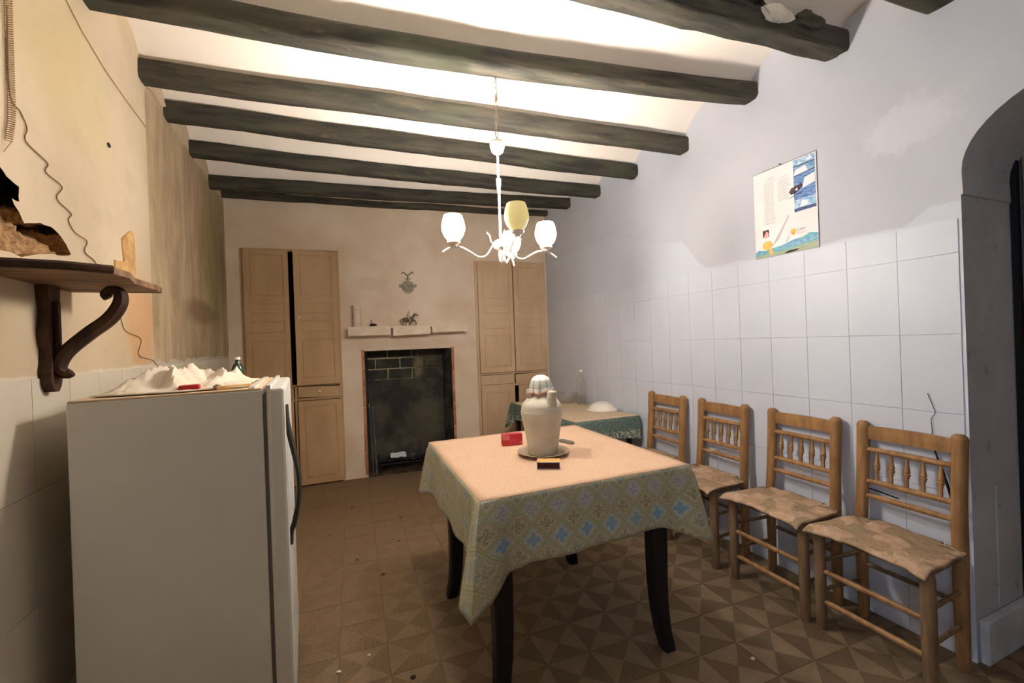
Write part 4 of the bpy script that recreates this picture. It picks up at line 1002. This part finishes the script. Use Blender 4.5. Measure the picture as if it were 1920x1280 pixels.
part('filling_neck', MB().tube(spline([JP(-.038, -.01, .255), JP(-.05, -.012, .285), JP(-.053, -.012, .30), JP(-.052, -.012, .308)], 4), [.020]*4+[.021]*4+[.018]*4+[.008], 12), 'clay', jg, True)
# checked cloth cap
me_b = MB(); vs = []; uvs = []; nq = 48
for r_, (rad, z) in enumerate(((.001, .373), (.018, .372), (.034, .364), (.045, .350), (.0505, .334), (.053, .318), (.055, .300), (.058, .288))):
    for q in range(nq):
        a = 2*pi*q/nq; fl = max(0, (r_-4))/3; rr = rad*(1+.10*fl*sin(9*a))+.006*fl*max(0, cos(a-.2)); q2 = vr*rr*cos(a)+vf*rr*sin(a)
        vs.append(J(q2.x, q2.y, z+.006*fl*sin(5*a+1)+.008*fl*cos(a))); uvs.append((q/nq*2, r_/7))
me_b.add(vs, [(i*nq+q, i*nq+(q+1) % nq, (i+1)*nq+(q+1) % nq, (i+1)*nq+q) for i in range(7) for q in range(nq)])
me = me_b.mesh('cloth_cap', 'plaid', True); uvl = me.uv_layers.new(name='UVMap')
for lp in me.loops: uvl.data[lp.index].uv = uvs[lp.vertex_index]
o = link('cloth_cap', me); tag(o, 'checked cloth cap with a pink hem over the top of the clay jug', 'cap'); md = o.modifiers.new('s', 'SOLIDIFY'); md.thickness = .0015; md.offset = 1
# matchbox
def rotbox(c, ang):
    return lambda p: Vector((c[0]+p.x*cos(ang)-p.y*sin(ang), c[1]+p.x*sin(ang)+p.y*cos(ang), c[2]+p.z))
T = rotbox((.772, 1.674, ZT+.0005), -.46)
mbx = thing('matchbox', 'matchbox with tan top and dark brown striker side in front of the jug', 'matchbox', (.772, 1.674, ZT))
part('sleeve', MB().box((0, 0, .015+.0005), (.100, .054, .033), T, .001), 'paper', mbx)
part('top_label', MB().box((0, 0, .0319), (.098, .052, .001), T), 'matchtop', mbx)
part('striker', MB().box((0, -.0273, .016), (.094, .001, .026), T), 'striker', mbx)
T = rotbox((.775, 2.135, ZT+.0005), -.16)
rb = thing('red_packet', 'red card packet standing behind the jug on the left', 'packet', (.775, 2.135, ZT))
part('carton', MB().box((0, 0, .029), (.108, .042, .058), T, .002), 'red_card', rb)
part('lid_flap', MB().box((0, -.002, .0585), (.102, .036, .0012), T), 'red_card', rb)
T = rotbox((1.045, 2.03, ZT+.0005), -1.25)
pk = thing('pocket_knife', 'small grey pocket knife lying to the right of the jug', 'knife', (1.045, 2.03, ZT))
part('handle_scale', MB().box((0, 0, .0065), (.095, .024, .013), T, .004), 'gasket', pk); part('bolster', MB().box((-.036, 0, .0068), (.014, .0255, .014), T, .003), 'steel', pk); part('spine', MB().box((.004, 0, .0132), (.08, .010, .003), T, .001), 'steel', pk)

# ------------------------------------------------------------------ small back table with green cloth and its things
SC = Vector((1.835, 3.53, 0)); SZ = .69
def SB(x, y, z=0): return Vector((SC.x+x-.035*y, SC.y+y, z))
st = thing('side_table', 'low narrow table under the green cloth along the right wall', 'table', SC)
part('tabletop', MB().box((0, 0, SZ-.012), (.57, 1.28, .022), lambda p: SB(p.x, p.y, p.z), .003), 'dark_wood', st)
for sx in (-1, 1):
    for sy in (-1, 1):
        part('leg', MB().tube([SB(sx*.24, sy*.56, SZ-.02), SB(sx*.245, sy*.58, .35), SB(sx*.25, sy*.59, 0)], [.024, .021, .018], 8), 'dark_wood', st, True)
part('apron', MB().box((0, -.56, SZ-.07), (.48, .02, .09), lambda p: SB(p.x, p.y, p.z)).box((0, .56, SZ-.07), (.48, .02, .09), lambda p: SB(p.x, p.y, p.z)).box((-.24, 0, SZ-.07), (.02, 1.12, .09), lambda p: SB(p.x, p.y, p.z)), 'dark_wood', st)
o = draped('green_tablecloth', .29, .645, SB, SZ+.0025, .17, [.05, .02, .0, .12], [.03, .0, .0, .06], ['greencloth_dusty', 'greencloth'], 'green patterned cloth with a dusty top on the low side table', 5,
           dropf=lambda s_, t: (.165 if s_ == 0 else .05 if s_ == 1 else .15))
uvl = o.data.uv_layers[0]
n_top = 25*25
for p in o.data.polygons:
    if p.material_index == 1:
        for li in p.loop_indices:
            vi = o.data.loops[li].vertex_index; co = o.data.vertices[vi].co; uvl.data[li].uv = (co.x+co.y, (SZ-co.z)*1.0)
SZT = SZ+.0045
BP = SB(.205, -.255, SZT)
solo('enamel_bowl', MB().lathe([(.138, 0), (.142, .004), (.138, .008), (.122, .012), (.112, .03), (.085, .052), (.06, .062), (.058, .066), (.054, .066), (.054, .062), (0, .060)], 40, BP), 'china', 'white bowl turned upside down on the green cloth', 'bowl')
GP = SB(.165, .30, SZT)
gb = [(0, .003), (.085, .003), (.10, .012), (.118, .05), (.122, .095), (.125, .097), (.12, .099), (.115, .05), (.097, .016), (.083, .008), (0, .008)]
solo('glass_bowl', MB().lathe(gb, 36, GP), 'clear', 'clear glass bowl on the green cloth beside the bottle', 'bowl')
PB = SB(.215, .10, SZT)
bt = thing('clear_bottle', 'tall clear bottle part filled with water on the green cloth', 'bottle', PB)
part('wall', MB().lathe([(0, .002), (.040, .002), (.046, .008), (.0465, .06), (.0445, .09), (.0465, .12), (.0465, .22), (.042, .25), (.028, .277), (.018, .29), (.0165, .312), (.0165, .32)], 28, PB), 'clear', bt, True)
part('water', MB().lathe([(0, .006), (.041, .006), (.0435, .012), (.0435, .085), (0, .085)], 24, PB), 'water', bt, True)
part('cap', MB().lathe([(0, .318), (.018, .318), (.018, .334), (0, .336)], 16, PB), 'china', bt)

# ------------------------------------------------------------------ chairs
def make_chair(loc, label, first=None):
    T_ = thing('rush_chair', label, 'chair', loc, 'wooden chairs along the right wall')
    if first:
        for c_ in first.children:
            k = c_.copy(); COL.objects.link(k); k.parent = T_
        return T_
    wood = 'chair'
    fy, ry = .192, .172
    def rx(z): return .105+max(0, z-.40)*.075
    for s_ in (-1, 1):
        pts = []; rr = []
        for z, r in ((0, .017), (.05, .018), (.25, .019), (.45, .020), (.60, .020), (.80, .0205), (.868, .021), (.880, .022), (.893, .019), (.902, .011)):
            pts.append((rx(z), s_*(ry-.004*(z > .5)), z)); rr.append(r)
        part('rear_post', MB().tube(pts, [r*1.22 for r in rr], 10, up=(0, 1, 0)), wood, T_, True, True)
        pts = [(-.15, s_*fy, z) for z in (0, .02, .05, .2, .36, .42, .440, .447)]
        part('front_leg', MB().tube(pts, [.019, .022, .022, .023, .0235, .023, .019, .009], 10, up=(0, 1, 0)), 'chair_dusty', T_, True, True)
    m = MB(); ns = 10; vs = []
    for i in range(ns+1):
        y = -ry+2*ry*i/ns; bow = .012*(1-(2*i/ns-1)**2)
        for dx, z in ((-.008, .822), (.008, .822), (.0095, .85), (.008, .880+.4*bow), (-.008, .880+.4*bow), (-.0095, .85)): vs.append((rx(.85)+dx+bow*.3, y, z))
    m.add(vs, [(i*6+k, i*6+(k+1) % 6, (i+1)*6+(k+1) % 6, (i+1)*6+k) for i in range(ns) for k in range(6)]+[tuple(range(6)), tuple(range(ns*6, ns*6+6))])
    part('top_rail', m, wood, T_, False, True)
    for z in (.776, .632, .566):
        part('back_rail', MB().tube([(rx(z), -ry, z), (rx(z), -ry*.5, z), (rx(z), 0, z), (rx(z), ry*.5, z), (rx(z), ry, z)], [.010, .0125, .013, .0125, .010], 9), wood, T_, True, True)
    for k in range(5):
        y = -.112+.056*k; prof = [(.635, .0055), (.655, .0075), (.668, .0058), (.686, .0085), (.694, .0115), (.700, .0125), (.704, .0085), (.709, .012), (.716, .0105), (.735, .0075), (.758, .0058), (.774, .0065)]
        part('spindle', MB().tube([(rx(z), y, z) for z, r in prof], [r for z, r in prof], 9), wood, T_, True, True)
    for z in (.262, .128): part('front_stretcher', MB().tube([(-.15, -fy, z), (-.15, -fy*.5, z), (-.15, fy*.5, z), (-.15, fy, z)], [.009, .012, .012, .009], 8), wood, T_, True, True)
    for s_ in (-1, 1):
        for z in (.30, .17): part('side_stretcher', MB().tube([(-.15, s_*fy, z), (rx(z), s_*ry, z)], .009, 8), 'chair_dusty', T_, True, True)
        part('seat_rail', MB().tube([(-.15, s_*fy, .432), (rx(.43), s_*ry, .432)], .012, 8), 'chair_dusty', T_, True, True)
    part('seat_rail', MB().tube([(-.15, -fy, .430), (-.15, fy, .430)], .012, 8), 'chair_dusty', T_, True, True)
    part('seat_rail', MB().tube([(rx(.43), -ry, .430), (rx(.43), ry, .430)], .011, 8), 'chair_dusty', T_, True, True)
    part('rear_stretcher', MB().tube([(rx(.25), -ry, .25), (rx(.25), ry, .25)], .009, 8), 'chair_dusty', T_, True, True)
    vs = []; g = 16
    for j in range(g+1):
        for i in range(g+1):
            u_, v_ = -1+2*i/g, -1+2*j/g; x = -.022+.132*u_; y = v_*(fy-(fy-ry)*(u_+1)/2-.012)
            vs.append((x, y, .438-.006*(1-abs(u_))*(1-abs(v_))+.004*abs(abs(u_)-abs(v_))))
    m = MB(); m.add(vs, [(j*(g+1)+i, j*(g+1)+i+1, (j+1)*(g+1)+i+1, (j+1)*(g+1)+i) for j in range(g) for i in range(g)])
    o_ = part('rush_seat', m, 'rush', T_, True, True); md_ = o_.modifiers.new('s', 'SOLIDIFY'); md_.thickness = .018; md_.offset = -1
    return T_
chairs = [((2.070, 1.125, 0), 'wooden spindle-back chair nearest the grey doorway'), ((2.055, 1.572, 0), 'wooden spindle-back chair second from the grey doorway'),
          ((2.040, 2.075, 0), 'wooden spindle-back chair third from the grey doorway, half behind the table'), ((2.026, 2.57, 0), 'wooden spindle-back chair next to the green side table')]
first = None; CHO = []
for loc, lab in chairs:
    c_ = make_chair(loc, lab, first); first = first or c_; CHO.append(c_)
clab = ['rumpled patchwork seat pad on the chair nearest the grey doorway', 'dusty patchwork seat pad on the second chair from the doorway', 'faded seat pad on the third chair from the doorway', 'faded seat pad on the chair next to the green side table']
for ci, ((lx, ly, lz), lab) in enumerate(chairs):
    m = MB(); g = 34; vs = []; sd_ = ci*7+2
    for j in range(g+1):
        for i in range(g+1):
            u_, v_ = -1+2*i/g, -1+2*j/g
            x = -.040+.165*u_; y = v_*(.217-.02*(u_+1)/2)
            fx = max(0, -u_-.55)/.45; edge = max(abs(u_), abs(v_))
            x -= .012*fx*(abs(v_)**3)*2; y += .008*nz(u_*2, v_*2, sd_)
            z = .462+.010*nz(u_*1.8, v_*1.8, sd_)+.007*nz(u_*4, v_*4, sd_+3)+.004*nz(u_*9, v_*9, sd_)
            z += .010*(1-edge)-.010*max(0, abs(v_)-.75)/.25
            # notch around the rear posts
            if u_ > .68 and abs(v_) > .62: z += .006; x = min(x, .075)
            # fold near the rear far corner
            z += .020*math.exp(-((u_-.25)/.35)**2-((v_-.72)/.22)**2)*(1 if ci < 2 else .5)
            z = max(z, .4605)
            dr_ = max(0, -.172-x)/.033; z -= .010*dr_**1.3; x += .004*dr_
            vs.append((x, y, z))
    m.add(vs, [(j*(g+1)+i, j*(g+1)+i+1, (j+1)*(g+1)+i+1, (j+1)*(g+1)+i) for j in range(g) for i in range(g)])
    o_ = link('seat_pad', m.mesh('seat_pad', 'cushion', True), None, True, (lx, ly, lz)); tag(o_, clab[ci], 'cushion', 'seat pads on the wooden chairs')
    md_ = o_.modifiers.new('s', 'SOLIDIFY'); md_.thickness = .011; md_.offset = -1

# ------------------------------------------------------------------ calendar on right wall
cw0 = (1.83-1)/cos(AR); cz0 = 1.752; CWd, CHh = .352, .487; TD = .006
cal = thing('wall_calendar', 'paper wall calendar with blue windsurfing photos and an orange sun on the right wall', 'calendar', RW(cw0-CWd/2, cz0, .004))
def CA(u, v, d=0): return RW(cw0-u, cz0+v, .004+d)
AXR = RW(0, 0, 1)-RW(0, 0, 0)
def cpoly(pts, d, mat, name, parent=cal, th=.0005): return part(name, MB().poly([CA(u, v, d) for u, v in pts], th, AXR), mat, parent)
def crect(u0, u1, v0, v1, d, mat, name, parent=cal): return cpoly([(u0, v0), (u1, v0), (u1, v1), (u0, v1)], d, mat, name, parent)
paper = crect(0, CWd, 0, CHh, 0, 'print_white', 'sheet')
crect(-.002, CWd+.002, CHh-.002, CHh+.004, 0, 'steel', 'binding_strip')
crect(CWd-.0035, CWd+.002, -.004, CHh, -.001, 'print_dark', 'page_edges')
p0, p1 = .235, .346
a = crect(p0, p1, .445, .483, .001, 'print_sky', 'photo')
cpoly([(.262, .452), (.272, .45), (.267, .478)], .0016, 'print_sail', 'sail', a); cpoly([(.30, .455), (.335, .46), (.322, .483)], .0016, 'print_sail', 'sail', a); crect(p0, p1, .443, .450, .0016, 'print_deep', 'sea', a)
a = crect(p0, p1, .395, .4425, .001, 'print_blue', 'photo'); cpoly([(.238, .40), (.31, .405), (.30, .436), (.245, .43)], .0016, 'print_sail', 'surf', a); cpoly([(.235, .393), (.346, .402), (.346, .409), (.27, .402), (.235, .398)], .0016, 'print_deep', 'sea', a)
a = crect(p0, p1, .27, .395, .001, 'print_sea', 'photo'); cpoly([(.28, .322), (.345, .338), (.345, .385), (.292, .375)], .0016, 'print_sail', 'sail', a)
cpoly([(.208, .325), (.222, .34), (.25, .345), (.275, .352), (.282, .335), (.262, .318), (.238, .305), (.218, .308)], .0016, 'print_surfer', 'surfer', a); cpoly([(.2, .287), (.26, .297), (.30, .31), (.258, .306)], .0016, 'print_deep', 'board', a); cpoly([(.24, .325), (.255, .335), (.255, .318)], .0021, 'print_sail', 'shirt', a)
a = crect(p0, p1, .21, .268, .001, 'print_sky', 'photo'); cpoly([(.265, .228), (.30, .23), (.31, .255), (.275, .262)], .0016, 'print_sail', 'surf', a); crect(p0, p1, .208, .225, .0016, 'print_deep', 'sea', a)
for k in range(22): crect(.062, .062+.065*random.uniform(.82, 1), .405-.0105*k, .4085-.0105*k, .001, 'print_grey', 'text_line')
for k in range(10): crect(.145, .145+.07*random.uniform(.75, 1), .40-.0115*k, .4035-.0115*k, .001, 'print_grey', 'text_line')
crect(.06, .205, .417, .4195, .001, 'print_grey', 'title_rule')
a = crect(.048, .085, .115, .155, .001, 'print_surfer', 'portrait'); cpoly([(.052, .112), (.064, .14), (.072, .148), (.082, .135), (.083, .118), (.07, .11)], .0016, 'print_pink', 'figure', a)
cpoly([(.075+.03*cos(2*pi*k/24), .066+.026*sin(2*pi*k/24)) for k in range(24)], .001, 'print_orange', 'sun')
cpoly([(.225+.016*cos(2*pi*k/20), .108+.017*sin(2*pi*k/20)) for k in range(20)], .001, 'print_orange', 'logo_disc'); cpoly([(.218, .098), (.224, .110), (.230, .098), (.224, .094)], .0016, 'print_rust', 'logo_mark')
cpoly([(.0, .012), (.35, .03), (.35, .075), (.31, .085), (.27, .07), (.22, .066), (.16, .05), (.11, .046), (.06, .04), (.02, .048), (0, .036)], .001, 'print_teal', 'sea_band')
cpoly([(.12, .03), (.2, .046), (.27, .058), (.35, .062), (.35, .05), (.24, .038)], .0016, 'print_blue', 'wave'); cpoly([(0, 0), (.35, 0), (.35, .038), (.26, .03), (.17, .02), (.09, .022), (0, .014)], .0016, 'print_sage', 'shore'); cpoly([(.08, .03), (.10, .05), (.11, .02), (.095, .012)], .0021, 'print_orange', 'sun_glint')
cpoly([(.1, .055), (.12, .085), (.2, .205), (.205, .2), (.14, .085)], .001, 'print_grey', 'streak'); cpoly([(.18, .062), (.2, .098), (.204, .096), (.19, .062)], .001, 'print_grey', 'streak')
cpoly([(.17, .004), (.2, .014), (.255, .014), (.24, .006), (.19, .002)], .0022, 'black', 'tear')
def text(s_, u, v, size, mat, name):
    cu = bpy.data.curves.new(name, 'FONT'); cu.body = s_; cu.size = size; ob = bpy.data.objects.new('tmp_text', cu); COL.objects.link(ob)
    dg = bpy.context.evaluated_depsgraph_get(); me_ = bpy.data.meshes.new_from_object(ob.evaluated_get(dg)); bpy.data.objects.remove(ob); bpy.data.curves.remove(cu)
    for q in me_.vertices: q.co = CA(u+q.co.x, v+q.co.y, .0012)
    me_.materials.clear(); me_.materials.append(M[mat]); me_.name = name; return link(name, me_, cal, False)
text('1993', .075, .424, .026, 'print_grey', 'year_text'); text('CAM', .246, .107, .018, 'print_dark', 'logo_text')
for k in range(2): crect(.246, .246+.05-.01*k, .097-.006*k, .0995-.006*k, .001, 'print_grey', 'text_line')
part('nail', MB().tube([CA(.165, CHh+.006, -.003), CA(.165, CHh+.006, .008)], .003, 8), 'iron', cal)

# ------------------------------------------------------------------ cable and crack on right wall
cb_ = [(1.066, 1.05, .003), (1.05, 1.0, .004), (1.043, .97, .004), (1.056, .944, .004), (1.054, .90, .005), (1.052, .848, .008), (1.035, .78, .012), (1.013, .705, .014), (.984, .575, .014), (.975, .50, .012)]
rr = [.0012, .0012, .0012, .0012, .0015, .003, .005, .005, .005, .004]
pp_ = spline([RW((y-1)/cos(AR), z, d+.006) for y, z, d in cb_], 5); ra = [rr[min(len(rr)-1, i//5)] for i in range(len(pp_))]
solo('black_cable', MB().tube(pp_, ra, 8), 'wire_black', 'black cable hanging from a wall crack behind the nearest chair', 'cable')
solo('wire_stub', MB().tube(spline([RW(.345, .605, .006), RW(.335, .597, .014), RW(.30, .590, .02), RW(.24, .582, .015), RW(.18, .572, .008)], 5), .003, 6), 'wire_black', 'short dark wire stub on the tiles between the two nearest chairs', 'wire')

# ------------------------------------------------------------------ crumbs on the floor
for k, (x, y, pale) in enumerate(((.02, 1.95, 1), (-.10, 1.90, 1), (-.02, 2.85, 0), (.12, 2.60, 0), (-.20, 3.3, 0), (.25, 3.0, 0), (.18, 1.75, 0), (1.48, 1.30, 1), (-.05, 3.8, 0), (.30, 3.4, 0))):
    r = random.uniform(.006, .010)
    solo('floor_crumb', MB().blob((x, y, r*.6), (r*1.4, r, r*.6), seed=k+50, amp=.5, sub=1), 'lump_plaster' if pale else 'crumb', ('small pale plaster crumb lying on the tiled floor' if pale else 'small dark crumb of dirt lying on the tiled floor'), 'rubble', 'crumbs on the floor', False)
bpy.context.view_layer.update()
